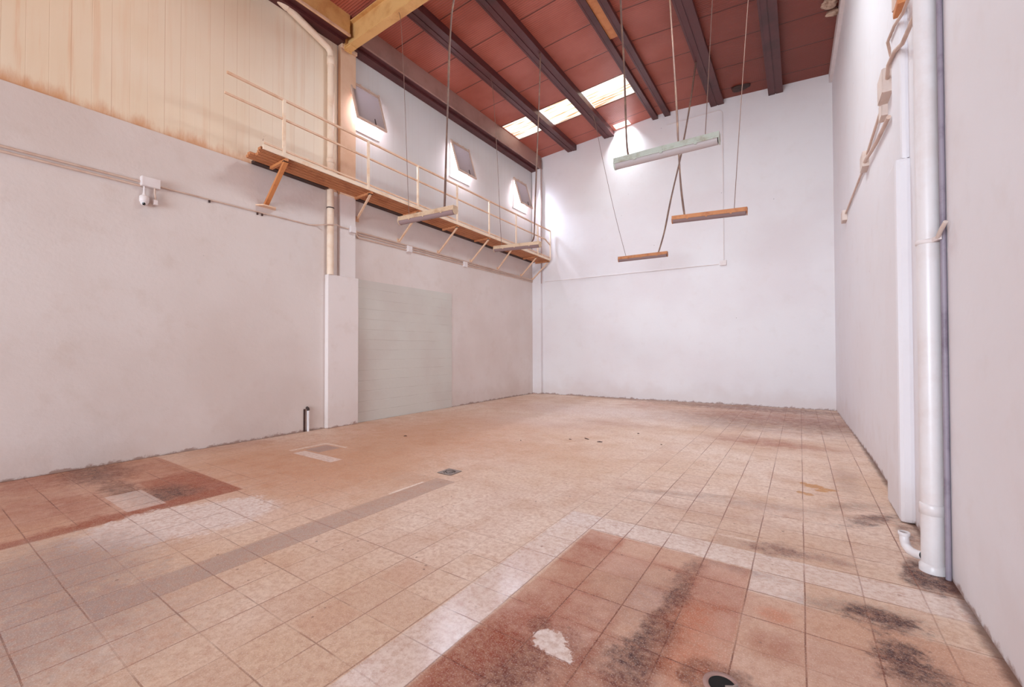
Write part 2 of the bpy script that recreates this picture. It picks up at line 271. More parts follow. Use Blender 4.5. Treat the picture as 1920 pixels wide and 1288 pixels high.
RECTS_TOP = [(-6.18, -5.42, 1.36, 1.68, 'pale', 0.6), (-6.42, -5.45, 3.54, 3.74, 'pale', 0.8), (-6.66, -6.56, 3.60, 4.24, 'white', 0.7), (-6.64, -6.05, 4.19, 4.26, 'white', 0.7), (-6.5, -6.12, 3.78, 4.16, 'grey', 0.8),
    (-3.75, -3.70, 3.12, 3.64, 'white', 0.95)]
KIND = {'rust': lin(150, 64, 32), 'orange': lin(196, 104, 58), 'dark': lin(58, 20, 26), 'dark2': lin(104, 56, 50), 'pale': lin(232, 214, 206),
        'white': lin(240, 222, 208), 'grey': lin(160, 136, 130), 'warm': lin(188, 120, 86), 'tan': lin(200, 142, 106), 'ochre': lin(196, 136, 70)}

def make_groups():
    g = bpy.data.node_groups.new('stain_light_blob', 'ShaderNodeTree')
    I = g.interface
    for n, ty in (('P', 'NodeSocketVector'), ('C', 'NodeSocketVector'), ('R', 'NodeSocketVector'), ('Turn', 'NodeSocketFloat'),
                  ('Noise', 'NodeSocketFloat'), ('Amp', 'NodeSocketFloat'), ('Lo', 'NodeSocketFloat'), ('Hi', 'NodeSocketFloat'), ('Strength', 'NodeSocketFloat')):
        I.new_socket(n, in_out='INPUT', socket_type=ty)
    I.new_socket('Fac', in_out='OUTPUT', socket_type='NodeSocketFloat')
    N, L = g.nodes, g.links
    i = N.new('NodeGroupInput').outputs; o = N.new('NodeGroupOutput').inputs
    sub = N.new('ShaderNodeVectorMath'); sub.operation = 'SUBTRACT'; L.new(i['P'], sub.inputs[0]); L.new(i['C'], sub.inputs[1])
    rot = N.new('ShaderNodeVectorRotate'); rot.rotation_type = 'Z_AXIS'; L.new(sub.outputs[0], rot.inputs['Vector']); L.new(i['Turn'], rot.inputs['Angle'])
    mu = N.new('ShaderNodeVectorMath'); mu.operation = 'MULTIPLY'; L.new(rot.outputs[0], mu.inputs[0]); L.new(i['R'], mu.inputs[1])
    ln = N.new('ShaderNodeVectorMath'); ln.operation = 'LENGTH'; L.new(mu.outputs[0], ln.inputs[0])
    ma = N.new('ShaderNodeMath'); ma.operation = 'MULTIPLY_ADD'; L.new(i['Noise'], ma.inputs[0]); L.new(i['Amp'], ma.inputs[1]); L.new(ln.outputs['Value'], ma.inputs[2])
    mr = N.new('ShaderNodeMapRange'); mr.interpolation_type = 'SMOOTHSTEP'
    L.new(ma.outputs[0], mr.inputs[0]); L.new(i['Hi'], mr.inputs[1]); L.new(i['Lo'], mr.inputs[2]); mr.inputs[3].default_value = 0; mr.inputs[4].default_value = 1
    m2 = N.new('ShaderNodeMath'); m2.operation = 'MULTIPLY'; L.new(mr.outputs[0], m2.inputs[0]); L.new(i['Strength'], m2.inputs[1])
    L.new(m2.outputs[0], o['Fac'])
    return g
BLOB = make_groups()

def floor_mat(X0, X1, Y0, Y1):   # the same floor everywhere; only the blobs that reach this field are evaluated
    near_ = lambda bx, by, q: X0-q < bx < X1+q and Y0-q < by < Y1+q
    hit = lambda q: q[0] < X1+.1 and q[1] > X0-.1 and q[2] < Y1+.1 and q[3] > Y0-.1
    t = NT('stained_terrazzo_floor_tiles'); p = t.pos(); xyz = t.sep(p); x, y = xyz[0], xyz[1]
    T = 0.3105
    def cell(v, off): return t.math('DIVIDE', t.math('SUBTRACT', v, off), T)
    wob = t.math('MULTIPLY', t.math('SUBTRACT', t.noise(1.7, 2), 0.5), 0.012)
    cx = cell(t.math('ADD', x, wob), 0.01-0.3105*40); cy = cell(t.math('ADD', y, wob), 0.395-0.3105*40)
    fx, fy = t.math('FRACT', cx), t.math('FRACT', cy)
    def line(f, w):   # distance to the nearest joint in tile units
        d = t.math('SUBTRACT', 0.5, t.math('ABSOLUTE', t.math('SUBTRACT', f, 0.5)))
        return t.ramp(d, w*0.45, w, 1, 0)
    gx, gy = line(fx, 0.018), line(fy, 0.018)
    # per-tile tone
    cb = t.new('ShaderNodeCombineXYZ'); t.put(cb.inputs[0], t.math('FLOOR', cx)); t.put(cb.inputs[1], t.math('FLOOR', cy))
    wn = t.new('ShaderNodeTexWhiteNoise', noise_dimensions='2D'); t.put(wn.inputs['Vector'], cb.outputs[0])
    tile = wn.outputs['Value']
    n_big, n_mid, n_fine, n_rag = t.noise(0.45, 4, 0.55), t.noise(2.6, 6, 0.62), t.noise(26, 6, 0.7), t.noise(6.5, 8, 0.68)
    n_grit = t.noise(120, 3, 0.6)
    c = t.mix(t.ramp(n_big, 0.36, 0.66), lin(234, 210, 194), lin(218, 184, 158))
    c = t.mix(t.ramp(n_mid, 0.46, 0.72, 0, 0.55), c, lin(208, 168, 140))
    c = t.mix(t.ramp(tile, 0.55, 1.0, 0, 0.22), c, lin(190, 144, 122))
    c = t.mix(t.ramp(tile, 0.0, 0.3, 0.18, 0), c, lin(226, 196, 180))
    # zones
    noi = t.math('ADD', t.math('MULTIPLY', t.math('SUBTRACT', n_rag, 0.5), 0.7), t.math('MULTIPLY', t.math('SUBTRACT', t.noise(24, 6, 0.7), 0.5), 0.5))
    patchy = t.ramp(t.noise(8, 6, 0.72), 0.36, 0.56, 0.5, 1.0)
    grain = t.ramp(t.noise(60, 5, 0.75), 0.38, 0.58, 0.68, 1.0)
    def rect(r):
        x0, x1, y0, y1, k, s = r
        e = 0.012 if k in ('white', 'pale', 'grey') else 0.03
        j = t.math('MULTIPLY', noi, e*1.5)
        dx = t.math('SUBTRACT', (x1-x0)/2, t.math('ABSOLUTE', t.math('SUBTRACT', x, (x0+x1)/2)))
        dy = t.math('SUBTRACT', (y1-y0)/2, t.math('ABSOLUTE', t.math('SUBTRACT', y, (y0+y1)/2)))
        return t.ramp(t.math('ADD', t.math('MINIMUM', dx, dy), j), 0.0, e)
    band = None
    beds = hit((-1.535, -0.30, -3.0, 3.495))
    for r in RECTS:
        if not hit(r): continue
        m = rect(r)
        if r[4] == 'pale' and r[5] in (0.65, 0.55, 0.6): band = m if band is None else t.math('MAXIMUM', band, m)
        f = t.math('MULTIPLY', m, t.ramp(n_mid, 0.3, 0.7, r[5], r[5]*0.7))
        c = t.mix(f, c, KIND[r[4]])
    # grout
    near = t.math('MAXIMUM', t.ramp(x, -2.3, -1.2), t.math('MULTIPLY', t.ramp(y, 3.4, 2.2), 0.8))
    leftz = t.math('MULTIPLY', t.ramp(x, -5.1, -5.4), t.ramp(y, 2.5, 2.2))
    near = t.math('MAXIMUM', near, leftz)
    breaks = t.ramp(t.noise(1.1, 3, 0.5, t.vscale(p, (1, 1, 1))), 0.36, 0.52)
    gsx = t.math('MULTIPLY', gx, t.math('MULTIPLY', t.math('MAXIMUM', near, 0.10), t.math('MAXIMUM', breaks, 0.45)))
    gsy = t.math('MULTIPLY', gy, t.math('MULTIPLY', t.math('MAXIMUM', t.math('MULTIPLY', near, t.ramp(y, 7.5, 4.5, 0.25, 1)), 0.06), t.math('MAXIMUM', t.ramp(t.noise(1.3, 3, 0.5, t.vscale(p, (1, 1.7, 1))), 0.40, 0.55), 0.3)))
    g = t.math('MAXIMUM', gsx, gsy)
    gm = t.math('MULTIPLY', g, t.ramp(n_big, 0.3, 0.7, 1.0, 0.7))
    # rust soaked into the tile edges of the old machine beds
    def halo(fv): return t.ramp(t.math('ADD', t.math('SUBTRACT', 0.5, t.math('ABSOLUTE', t.math('SUBTRACT', fv, 0.5))), t.math('MULTIPLY', noi, 0.5)), 0.0, 0.22, 1, 0)
    zr_ = 0.0 if not beds else rect((-1.535, -0.30, -3.0, 3.495, 'x', 1))
    hl = 0.0 if not beds else t.math('MULTIPLY', t.math('MAXIMUM', halo(fx), halo(fy)), t.math('MULTIPLY', zr_, t.ramp(t.noise(1.8, 4), 0.42, 0.64, 0.10, 0.65)))
    if beds: c = t.mix(t.math('MULTIPLY', zr_, t.ramp(tile, 0.3, 0.9, 0, 0.5)), c, lin(206, 160, 146))
    if beds: c = t.mix(hl, c, lin(166, 78, 42))
    # stains stop at the joints around the old machine beds
    zone_left = rect((-8.1, -5.215, -3.0, 2.33, 'x', 1)); zone_left_out = t.math('SUBTRACT', 1.0, zone_left)
    zone_near = rect((-1.55, 0.9, -3.0, 3.495, 'x', 1))
    for bx, by, rx, ry, rot, s, k, soft, amp in BLOBS:
        if not near_(bx, by, 3.0*max(rx, ry)): continue
        n = t.new('ShaderNodeGroup'); n.node_tree = BLOB
        t.put(n.inputs['P'], p); n.inputs['C'].default_value = (bx, by, 0); n.inputs['R'].default_value = (0.76/rx, 0.76/ry, 0)
        n.inputs['Turn'].default_value = math.radians(rot); t.put(n.inputs['Noise'], noi); n.inputs['Amp'].default_value = amp*2.6
        n.inputs['Lo'].default_value = max(0.05, 1-soft); n.inputs['Hi'].default_value = 1+soft*0.7; n.inputs['Strength'].default_value = min(1.0, s*(0.8 if k in ('rust', 'orange') and bx > -1.8 and by < 3.5 else 1.25))
        f = n.outputs[0]
        if k in ('dark', 'dark2', 'rust'): f = t.math('MULTIPLY', f, t.math('MULTIPLY', patchy, grain))
        if bx < -4.9 and by < 2.7: f = t.math('MULTIPLY', f, zone_left if k in ('rust', 'dark') else (zone_left_out if bx > -5.3 else 1.0))
        elif bx > -1.8 and by < 3.5 and k != 'pale': f = t.math('MULTIPLY', f, zone_near)
        c = t.mix(f, c, KIND[k])
    for q in (q for q in RECTS_TOP if hit(q)): c = t.mix(t.math('MULTIPLY', rect(q), q[5]), c, KIND[q[4]])
    # splashes of resin near the right wall
    for bx, by, rx, ry in ((0.11, 5.98, .11, .09), (0.24, 5.92, .10, .05), (0.18, 5.84, .07, .05), (0.02, 6.05, .04, .05), (-0.01, 5.66, .045, .05), (0.06, 5.62, .05, .05)):
        if not near_(bx, by, 0.4): continue
        n = t.new('ShaderNodeGroup'); n.node_tree = BLOB
        t.put(n.inputs['P'], p); n.inputs['C'].default_value = (bx, by, 0); n.inputs['R'].default_value = (1/rx, 1/ry, 0)
        t.put(n.inputs['Noise'], noi); n.inputs['Amp'].default_value = 2.0; n.inputs['Lo'].default_value = 0.8; n.inputs['Hi'].default_value = 1.0; n.inputs['Strength'].default_value = 0.9
        c = t.mix(n.outputs[0], c, KIND['ochre'])
    c = t.mix(t.math('MULTIPLY', gm, 0.95), c, lin(104, 40, 22))
    # terrazzo chips, pits and dirt along the wall foot
    v = t.voro(34); chips = t.ramp(v['Distance'], 0.10, 0.2, 1, 0)
    c = t.mix(t.math('MULTIPLY', chips, t.ramp(n_fine, 0.45, 0.6, 0, 0.35)), c, lin(150, 104, 88))
    v2 = t.voro(6.5); pits = t.math('MULTIPLY', t.ramp(v2['Distance'], 0.05, 0.085, 1, 0), t.ramp(t.noise(0.9, 2), 0.44, 0.52))
    c = t.mix(t.math('MULTIPLY', pits, 0.7), c, lin(92, 62, 54))
    c = t.mix(t.ramp(n_fine, 0.38, 0.66, 0.0, 0.48), c, lin(182, 132, 106))
    c = t.mix(t.math('MULTIPLY', t.ramp(t.noise(11, 6, 0.7), 0.50, 0.66), 0.38), c, lin(186, 136, 112))
    c = t.mix(t.ramp(n_grit, 0.5, 0.72, 0.0, 0.4), c, lin(240, 222, 210))
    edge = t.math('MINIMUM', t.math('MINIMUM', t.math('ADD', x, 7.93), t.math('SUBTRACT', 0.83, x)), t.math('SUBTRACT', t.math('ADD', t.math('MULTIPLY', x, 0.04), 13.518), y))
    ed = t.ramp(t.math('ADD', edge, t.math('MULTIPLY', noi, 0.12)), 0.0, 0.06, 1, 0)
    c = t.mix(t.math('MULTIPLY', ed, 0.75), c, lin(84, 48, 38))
    # relief and gloss
    hgt = t.math('SUBTRACT', t.math('ADD', t.math('MULTIPLY', n_fine, 0.6), t.math('ADD', t.math('MULTIPLY', n_grit, 0.25), t.math('MULTIPLY', n_rag, 0.8))), t.math('MULTIPLY', g, 0.45))
    nm = t.bump(hgt, t.math('SUBTRACT', 0.32, t.math('MULTIPLY', band if band is not None else 0.0, 0.16)), 0.006)
    ro = t.ramp(n_mid, 0.3, 0.7, 0.38, 0.55)
    ro = t.math('SUBTRACT', ro, t.math('MULTIPLY', band if band is not None else 0.0, 0.33))
    m = t.finish(c, ro, nm)
    t.put(t.b.inputs['Specular IOR Level'], t.math('ADD', 0.20, t.math('MULTIPLY', band if band is not None else 0.0, 0.35)))
    return m
FX, FY_ = [-8.2, -4.6, -1.9, 1.1], [-9.2, 0.2, 3.6, 7.2, 13.9]
FLOOR = [floor_mat(FX[i], FX[i+1], FY_[j], FY_[j+1]) for j in range(4) for i in range(3)]

# ------------------------------------------------------------------ mesh helpers
class MB:
    def __init__(s): s.v = []; s.f = []; s.sm = []
    def add(s, vs, fs, smooth=False):
        o = len(s.v); s.v += [tuple(v) for v in vs]
        for f in fs: s.f.append([i+o for i in f]); s.sm.append(smooth)
        return s
    def hexa(s, b, t):  # bottom quad, top quad (same order, counter-clockwise)
        return s.add(list(b)+list(t), [(3, 2, 1, 0), (4, 5, 6, 7), (0, 1, 5, 4), (1, 2, 6, 5), (2, 3, 7, 6), (3, 0, 4, 7)])
    def box(s, x0, x1, y0, y1, z0, z1):
        return s.hexa([(x0, y0, z0), (x1, y0, z0), (x1, y1, z0), (x0, y1, z0)], [(x0, y0, z1), (x1, y0, z1), (x1, y1, z1), (x0, y1, z1)])
    def beam(s, a, b, w, h, up=(0, 0, 1)):  # bar from a to b, w across, h along up
        a, b = Vector(a), Vector(b); d = (b-a).normalized(); u = Vector(up); r = d.cross(u).normalized(); u = r.cross(d).normalized()
        q = lambda p: [p-r*w/2-u*h/2, p+r*w/2-u*h/2, p+r*w/2+u*h/2, p-r*w/2+u*h/2]
        return s.add(q(a)+q(b), [(0, 1, 2, 3), (7, 6, 5, 4), (0, 4, 5, 1), (1, 5, 6, 2), (2, 6, 7, 3), (3, 7, 4, 0)])
    def tube(s, pts, r, n=12, cap=True, radii=None):
        P = [Vector(p) for p in pts]; k = len(P); rings = []
        d0 = (P[1]-P[0]).normalized(); ref = Vector((0, 0, 1)) if abs(d0.z) < 0.9 else Vector((1, 0, 0))
        u = d0.cross(ref).normalized()
        for i in range(k):
            d = ((P[min(i+1, k-1)]-P[i]).normalized()+(P[i]-P[max(i-1, 0)]).normalized())
            d = d.normalized() if d.length > 1e-6 else d0
            u = (u-d*u.dot(d)).normalized(); w = d.cross(u); rr = radii[i] if radii else r
            rings.append([P[i]+(u*math.cos(2*PI*j/n)+w*math.sin(2*PI*j/n))*rr for j in range(n)])
        vs = [v for R in rings for v in R]
        fs = [(i*n+j, i*n+(j+1) % n, (i+1)*n+(j+1) % n, (i+1)*n+j) for i in range(k-1) for j in range(n)]
        s.add(vs, fs, True)
        if cap: s.add(rings[0], [tuple(range(n))[::-1]]); s.add(rings[-1], [tuple(range(n))])
        return s
    def lathe(s, c, prof, n=24, axis='z'):  # prof: (radius, height)
        c = Vector(c); vs = []
        for r, h in prof:
            for j in range(n):
                a = 2*PI*j/n; p = (r*math.cos(a), r*math.sin(a), h)
                if axis == 'x': p = (p[2], p[0], p[1])
                if axis == 'y': p = (p[0], p[2], p[1])
                vs.append(c+Vector(p))
        k = len(prof)
        s.add(vs, [(i*n+j, i*n+(j+1) % n, (i+1)*n+(j+1) % n, (i+1)*n+j) for i in range(k-1) for j in range(n)], True)
        return s
    def build(s, name, mat, parent=None, bevel=0.0, origin=None):
        me = bpy.data.meshes.new(name)
        base = origin
        if base is None and parent is None and s.v:
            xs, ys, zs = zip(*s.v); base = ((min(xs)+max(xs))/2, (min(ys)+max(ys))/2, min(zs))
        if parent is not None: base = tuple(parent.matrix_world.translation)
        base = base or (0, 0, 0)
        me.from_pydata([(x-base[0], y-base[1], z-base[2]) for x, y, z in s.v], [], s.f); me.validate()
        bm = bmesh.new(); bm.from_mesh(me); bmesh.ops.recalc_face_normals(bm, faces=bm.faces)
        if bevel: bmesh.ops.bevel(bm, geom=[e for e in bm.edges if e.calc_length() > bevel*3 and (len(e.link_faces) == 2 and e.calc_face_angle(0) > 0.6)], offset=bevel, segments=2, affect='EDGES', profile=0.6)
        bm.to_mesh(me); bm.free()
        if not bevel:
            me.polygons.foreach_set('use_smooth', s.sm if len(s.sm) == len(me.polygons) else [False]*len(me.polygons))
        me.materials.append(mat)
        o = bpy.data.objects.new(name, me); COL.objects.link(o)
        if parent is not None:
            o.parent = parent; o.matrix_world = Matrix.Translation(base); o.matrix_parent_inverse = Matrix.Identity(4); o.location = (0, 0, 0)
        else: o.location = base; bpy.context.view_layer.update()
        return o
def structure(o): o['kind'] = 'structure'; return o
def tag(o, label, cat, group=None):
    o['label'] = label; o['category'] = cat
    if group: o['group'] = group
    return o
def thing(name, loc, label, cat, group=None):
    o = bpy.data.objects.new(name, None); o.empty_display_size = 0.1; COL.objects.link(o); o.location = loc
    bpy.context.view_layer.update()
    return tag(o, label, cat, group)
def arc(c, r, a0, a1, u, v, n=8):
    c, u, v = Vector(c), Vector(u), Vector(v)
    return [c+u*math.cos(a0+(a1-a0)*i/n)*r+v*math.sin(a0+(a1-a0)*i/n)*r for i in range(n+1)]

# ------------------------------------------------------------------ shell
XL, XR, YF = -7.93, 0.84, -9.0
def yb(x): return 13.2+0.04*(x+7.95)
def xr(y): return XR if y <= 8 else XR-0.09*(y-8)/5.5
XRID = -3.45
def zc(x): return 8.40+(x+7.95)*0.40/4.5 if x < XRID else 8.80-(x-XRID)*0.20/4.3
CUT = 0.12   # the sheets sit on the walls
mb = MB(); nx, ny = len(FX), len(FY_)
tops = [(x, y, 0) for y in FY_ for x in FX]; m = len(tops)
per = [(0, i) for i in range(nx)]+[(j, nx-1) for j in range(1, ny)]+[(ny-1, i) for i in range(nx-2, -1, -1)]+[(j, 0) for j in range(ny-2, 0, -1)]
per = [j*nx+i for j, i in per]; n_ = len(per)
mb.add(tops+[(tops[i][0], tops[i][1], -.15) for i in per], [(j*nx+i, j*nx+i+1, (j+1)*nx+i+1, (j+1)*nx+i) for j in range(ny-1) for i in range(nx-1)]
       + [(per[k], m+k, m+(k+1) % n_, per[(k+1) % n_]) for k in range(n_)]+[tuple(m+k for k in range(n_))[::-1]])
fl = structure(mb.build('floor', FLOOR[0]))
for q in FLOOR[1:]: fl.data.materials.append(q)
for k in range(12): fl.data.polygons[k].material_index = k

ZP = 4.83
wl = structure(MB().box(XL-.17, XL, YF, 13.35, 0, ZP).build('wall_left', M['plaster_left'], origin=(XL, 5, 0)))
MB().box(XL, XL+.012, 5.732, 8.80, 0, 3.10).build('bricked_up_doorway', M['infill'], wl)['label'] = 'grey painted blockwork filling an old doorway'
WIN = [(5.55, 6.33), (8.75, 9.53), (11.88, 12.64)]; WZ0, WZ1 = 6.36, 7.33
mb = MB().box(XL-.08, XL-.02, YF, 5.30, ZP, 8.45)
mb.build('panel_cladding', M['clad_cream'], wl)['label'] = 'cream vertical metal panels above the plaster'
mb = MB(); ys = [5.30]
for a, b in WIN: ys += [a, b]
ys.append(13.3)
for i in range(len(ys)-1):
    if i % 2 == 0: mb.box(XL-.08, XL-.02, ys[i], ys[i+1], ZP, 8.45)
    else: mb.box(XL-.08, XL-.02, ys[i], ys[i+1], ZP, WZ0); mb.box(XL-.08, XL-.02, ys[i], ys[i+1], WZ1, 8.45)
mb.build('panel_cladding', M['clad_white'], wl)['label'] = 'off-white vertical metal panels around the windows'

def slab(pts, th, z0, zf, n=1):  # wall along pts following the roof line
    mb = MB()
    for (x0, y0), (x1, y1) in zip(pts, pts[1:]):
        d = Vector((x1-x0, y1-y0, 0)).normalized(); nn = Vector((d.y, -d.x, 0))*th
        mb.hexa([(x0, y0, z0), (x1, y1, z0), (x1+nn.x, y1+nn.y, z0), (x0+nn.x, y0+nn.y, z0)], [(x0, y0, zf(x0)), (x1, y1, zf(x1)), (x1+nn.x, y1+nn.y, zf(x1)), (x0+nn.x, y0+nn.y, zf(x0))])
    return mb
bx = [XL-.17, -6, XRID, -1.5, 1.0]
structure(slab([(x, yb(x)) for x in bx][::-1], .2, 0, lambda x: zc(x)+.04).build('wall_back', M['plaster_back']))
mb = MB()
yy = [YF, 5.15, 5.85, 8, 13.6]
pr = [(XR, YF), (XR, 8), (xr(13.56), 13.56)]
structure(slab(pr, .2, 0, lambda x: 8.66).build('wall_right', M['plaster_right']))
# wall behind the camera with the open loading door
mb = MB(); mb.box(XL-.17, -6.5, YF-.2, YF, 0, 8.45).box(-.9, XR+.2, YF-.2, YF, 0, 8.6).box(-6.5, -.9, YF-.2, YF, 4.5, 8.45)
structure(mb.build('wall_front', M['plaster_back']))

# roof sheets; openings are left for the rooflights, the added middle one too, and the gap at the end wall
mb = MB()
xs = [-8.05, -7.56, -6.30, -5.28, -4.92, -4.86, -4.38, -3.68, XRID, -3.2, -2.9, -0.8, 1.0]
ycuts = [YF-.2, 0.1, 2.3, 6.0, 7.1, 8.0, 10.68, 11.68, 12.86, 13.16, 13.8]
holes = []
def hole(xa, xb, ya, yb_):
    return ((ya, yb_) == (10.68, 11.68) and -7.56 <= xa and xb <= -3.68) or ((ya, yb_) == (12.86, 13.16) and (xa, xb) == (-4.86, -4.38)) \
        or ((ya, yb_) == (0.1, 2.3) and (xa, xb) == (-6.30, -5.28)) or ((ya, yb_) == (7.1, 8.0) and (xa, xb) == (-3.2, -2.9)) or ((ya, yb_) == (6.0, 7.1) and (xa, xb) == (-2.9, -0.8))
def sy(x, y): return y+0.04*(x+7.6)
for i in range(len(xs)-1):
    for j in range(len(ycuts)-1):
        a, b, c, d = xs[i], xs[i+1], ycuts[j], ycuts[j+1]
        if hole(a, b, c, d): continue
        q = [(a, sy(a, c)), (b, sy(b, c)), (b, sy(b, d)), (a, sy(a, d))]
        mb.hexa([(x, y, zc(x)) for x, y in q], [(x, y, zc(x)+.05) for x, y in q])
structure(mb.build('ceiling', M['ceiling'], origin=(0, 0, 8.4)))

RL = [(-7.56, -6.56, 10.68, 11.68, 'translucent ribbed rooflight sheet nearest the left wall in the far strip'),
      (-6.26, -5.26, 10.68, 11.68, 'translucent ribbed rooflight sheet in the middle of the far strip'),
      (-4.94, -3.68, 10.68, 11.68, 'translucent rooflight sheet with mossy edge nearest the ridge in the far strip'),
      (-6.28, -5.28, 0.1, 2.3, 'yellowed rooflight sheet over the front bay'),
      (-2.9, -0.8, 6.0, 7.1, 'added unseen rooflight sheet over the middle of the hall, right of the ridge'),
      (-3.2, -2.9, 7.1, 8.0, 'narrow bright rooflight right beside the ridge purlins')]
for a, b, c, d, lb in RL:
    mb = MB(); n = int((d-c)/0.0515*2)
    for k in range(n):
        y0, y1 = c+(d-c)*k/n, c+(d-c)*(k+1)/n; u0, u1 = (.012 if k % 2 else .028), (.028 if k % 2 else .012)
        mb.add([(a, sy(a, y0), zc(a)+u0), (b, sy(b, y0), zc(b)+u0), (b, sy(b, y1), zc(b)+u1), (a, sy(a, y1), zc(a)+u1)], [(0, 1, 2, 3)])
    tag(mb.build('rooflight_sheet', M['skylight_amber'] if c < 3 else M['skylight']), lb, 'skylight', 'rooflight sheets in the roof')

# windows, top hung and swung into the hall
for k, (a, b) in enumerate(WIN):
    w = structure(bpy.data.objects.new('window_%d' % (k+1), None)); COL.objects.link(w); w.location = (XL, (a+b)/2, WZ0); bpy.context.view_layer.update()
    mb = MB(); x0, x1 = XL-.09, XL+.004; e = .05
    mb.box(x0, x1, a, a+e, WZ0, WZ1).box(x0, x1, b-e, b, WZ0, WZ1).box(x0, x1, a+e, b-e, WZ0, WZ0+e).box(x0, x1, a+e, b-e, WZ1-e, WZ1)
    mb.box(XL-.02, XL+.02, a-.03, b+.03, WZ0-.04, WZ0)
    mb.build('window_frame', M['box'], w)
    top = Vector((XL+.03, 0, WZ1-.02)); bot = Vector((XL+.30, 0, WZ0+.08)); d = (bot-top)
    def q(s, t, off=0.0):  # s along the hinge, t down the sash
        p = top+d*t; nrm = Vector((-d.z, 0, d.x)).normalized(); nrm = nrm if nrm.x > 0 else -nrm
        return (p.x+nrm.x*off, a+(b-a)*s, p.z+nrm.z*off)
    mb = MB()
    for s0, s1, t0, t1 in ((0, .055, 0, 1), (.945, 1, 0, 1), (.055, .945, 0, .05), (.055, .945, .95, 1)):
        mb.hexa([q(s0, t0, -.018), q(s1, t0, -.018), q(s1, t1, -.018), q(s0, t1, -.018)], [q(s0, t0, .018), q(s1, t0, .018), q(s1, t1, .018), q(s0, t1, .018)])
    sash = mb.build('sash', M['conduit'], w)
    mb = MB().hexa([q(.05, .045, -.004), q(.95, .045, -.004), q(.95, .955, -.004), q(.05, .955, -.004)], [q(.05, .045, .004), q(.95, .045, .004), q(.95, .955, .004), q(.05, .955, .004)])
    mb.build('pane', M['pane'], sash)
    MB().tube([q(.60, .82, .03), q(.60, .97, .03)], .010, 8).build('handle', M['dark_rust'], sash)
    MB().tube([q(.66, 1.0), (XL+.02, a+(b-a)*.66, WZ0+.03)], .008, 8).build('stay_arm', M['conduit'], w)
    mb = MB().tube([(XL+.03, a, WZ1+.005), (XL+.03, b, WZ1+.005)], .012, 8)
    for s in (0.02, .35, .65, .98): mb.box(XL-.01, XL+.045, a+(b-a)*s-.02, a+(b-a)*s+.02, WZ1-.01, WZ1+.03)
    mb.build('hinge_rail', M['conduit'], w)

# corner pier, left columns and right pier
structure(MB().hexa([(XL, 13.08, 0), (-7.58, 13.08, 0), (-7.58, 13.25, 0), (XL, 13.25, 0)], [(XL, 13.08, 8.0), (-7.58, 13.08, 8.0), (-7.58, 13.25, 8.0), (XL, 13.25, 8.0)]).build('trim_1', M['plaster_back'], bevel=.008))
tag(MB().tube([(-7.56, 13.10, 3.9), (-7.56, 13.10, 8.3)], .012, 8).build('corner_conduit', M['eaves']), 'thin dark vertical tube in the far left corner', 'conduit')
col = thing('steel_column', (-7.88, 5.4, 0), 'painted column with plaster-cased foot against the left wall', 'column')
MB().box(XL-.02, -7.85, 5.31, 5.68, 3.0, 4.80).build('shaft', M['plaster_pier'], col, bevel=.01)['label'] = 'white lower shaft'
MB().box(XL-.02, -7.85, 5.31, 5.68, 4.80, 7.86).build('shaft', M['column'], col, bevel=.01)['label'] = 'upper shaft with warm light painted in as peach'
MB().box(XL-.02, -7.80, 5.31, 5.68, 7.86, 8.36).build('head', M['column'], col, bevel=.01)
MB().box(XL, -7.815, 5.02, 5.73, 0, 3.09).build('casing', M['plaster_pier'], col, bevel=.012)
tp = MB().box(XL, -7.80, 5.15, 5.85, 0, 3.3)
mb = MB()
for z0, z1, xo, y0, y1 in ((0, 3.3, .735, 5.17, 5.85), (3.3, 8.6, .785, 5.20, 5.66)):
    mb.box(xo, XR+.01, y0, y1, z0, z1)
structure(mb.build('trim_2', M['plaster_right'], bevel=.035))

# ------------------------------------------------------------------ roof steel
PUR = [(-6.56, -6.26, 8.37, 'purlin nearest the left wall, maroon'), (-5.26, -4.94, 8.50, 'maroon purlin second from the left wall'),
       (-3.70, -3.56, 8.67, 'left purlin of the close pair along the ridge'), (-3.34, -3.20, 8.67, 'right purlin of the close pair along the ridge'),
       (-2.06, -1.74, 8.58, 'dark maroon purlin second from the right wall'), (-0.63, -0.32, 8.46, 'dark maroon purlin nearest the right wall')]
for x0, x1, zb, lb in PUR:
    t = thing('roof_purlin', ((x0+x1)/2, 4.5, zb), lb, 'beam', 'purlins under the roof')
    w = x1-x0; y1 = yb(x0)+.01; zt = lambda x: zc(x)-.002
    mb = MB()
    if w > .2:   # pair of channels with a groove between
        xm = (x0+x1)/2
        for a, b in ((x0, xm-.012), (xm+.012, x1)):
            mb.hexa([(a, YF, zb), (b, YF, zb), (b, y1, zb), (a, y1, zb)], [(a, YF, zt(a)), (b, YF, zt(b)), (b, y1, zt(b)), (a, y1, zt(a))])
        mb.box(xm-.02, xm+.02, YF, y1, zb+.015, zb+.06)
    else:
        mb.hexa([(x0, YF, zb), (x1, YF, zb), (x1, y1, zb), (x0, y1, zb)], [(x0, YF, zt(x0)), (x1, YF, zt(x1)), (x1, y1, zt(x1)), (x0, y1, zt(x0))])
    mb.build('channel', M['purlin'], t)
    MB().box(x0-.012, x0+.03, YF, y1-.02, zb-.006, zb+.006).box(x1-.03, x1+.012, YF, y1-.02, zb-.006, zb+.006).build('lower_flange', M['purlin'], t)
tag(MB().box(-3.555, -3.345, 7.6, 9.35, 8.70, 8.76).build('ridge_lit_strip', M['rust_bracket']), 'orange strip painting the lit stretch between the paired ridge purlins', 'painted_light')  # orange light on this stretch of ridge, painted as a strip
rf = thing('roof_rafter', (-3.5, 5.45, 7.86), 'big ochre steel rafter crossing the roof above the column', 'beam')
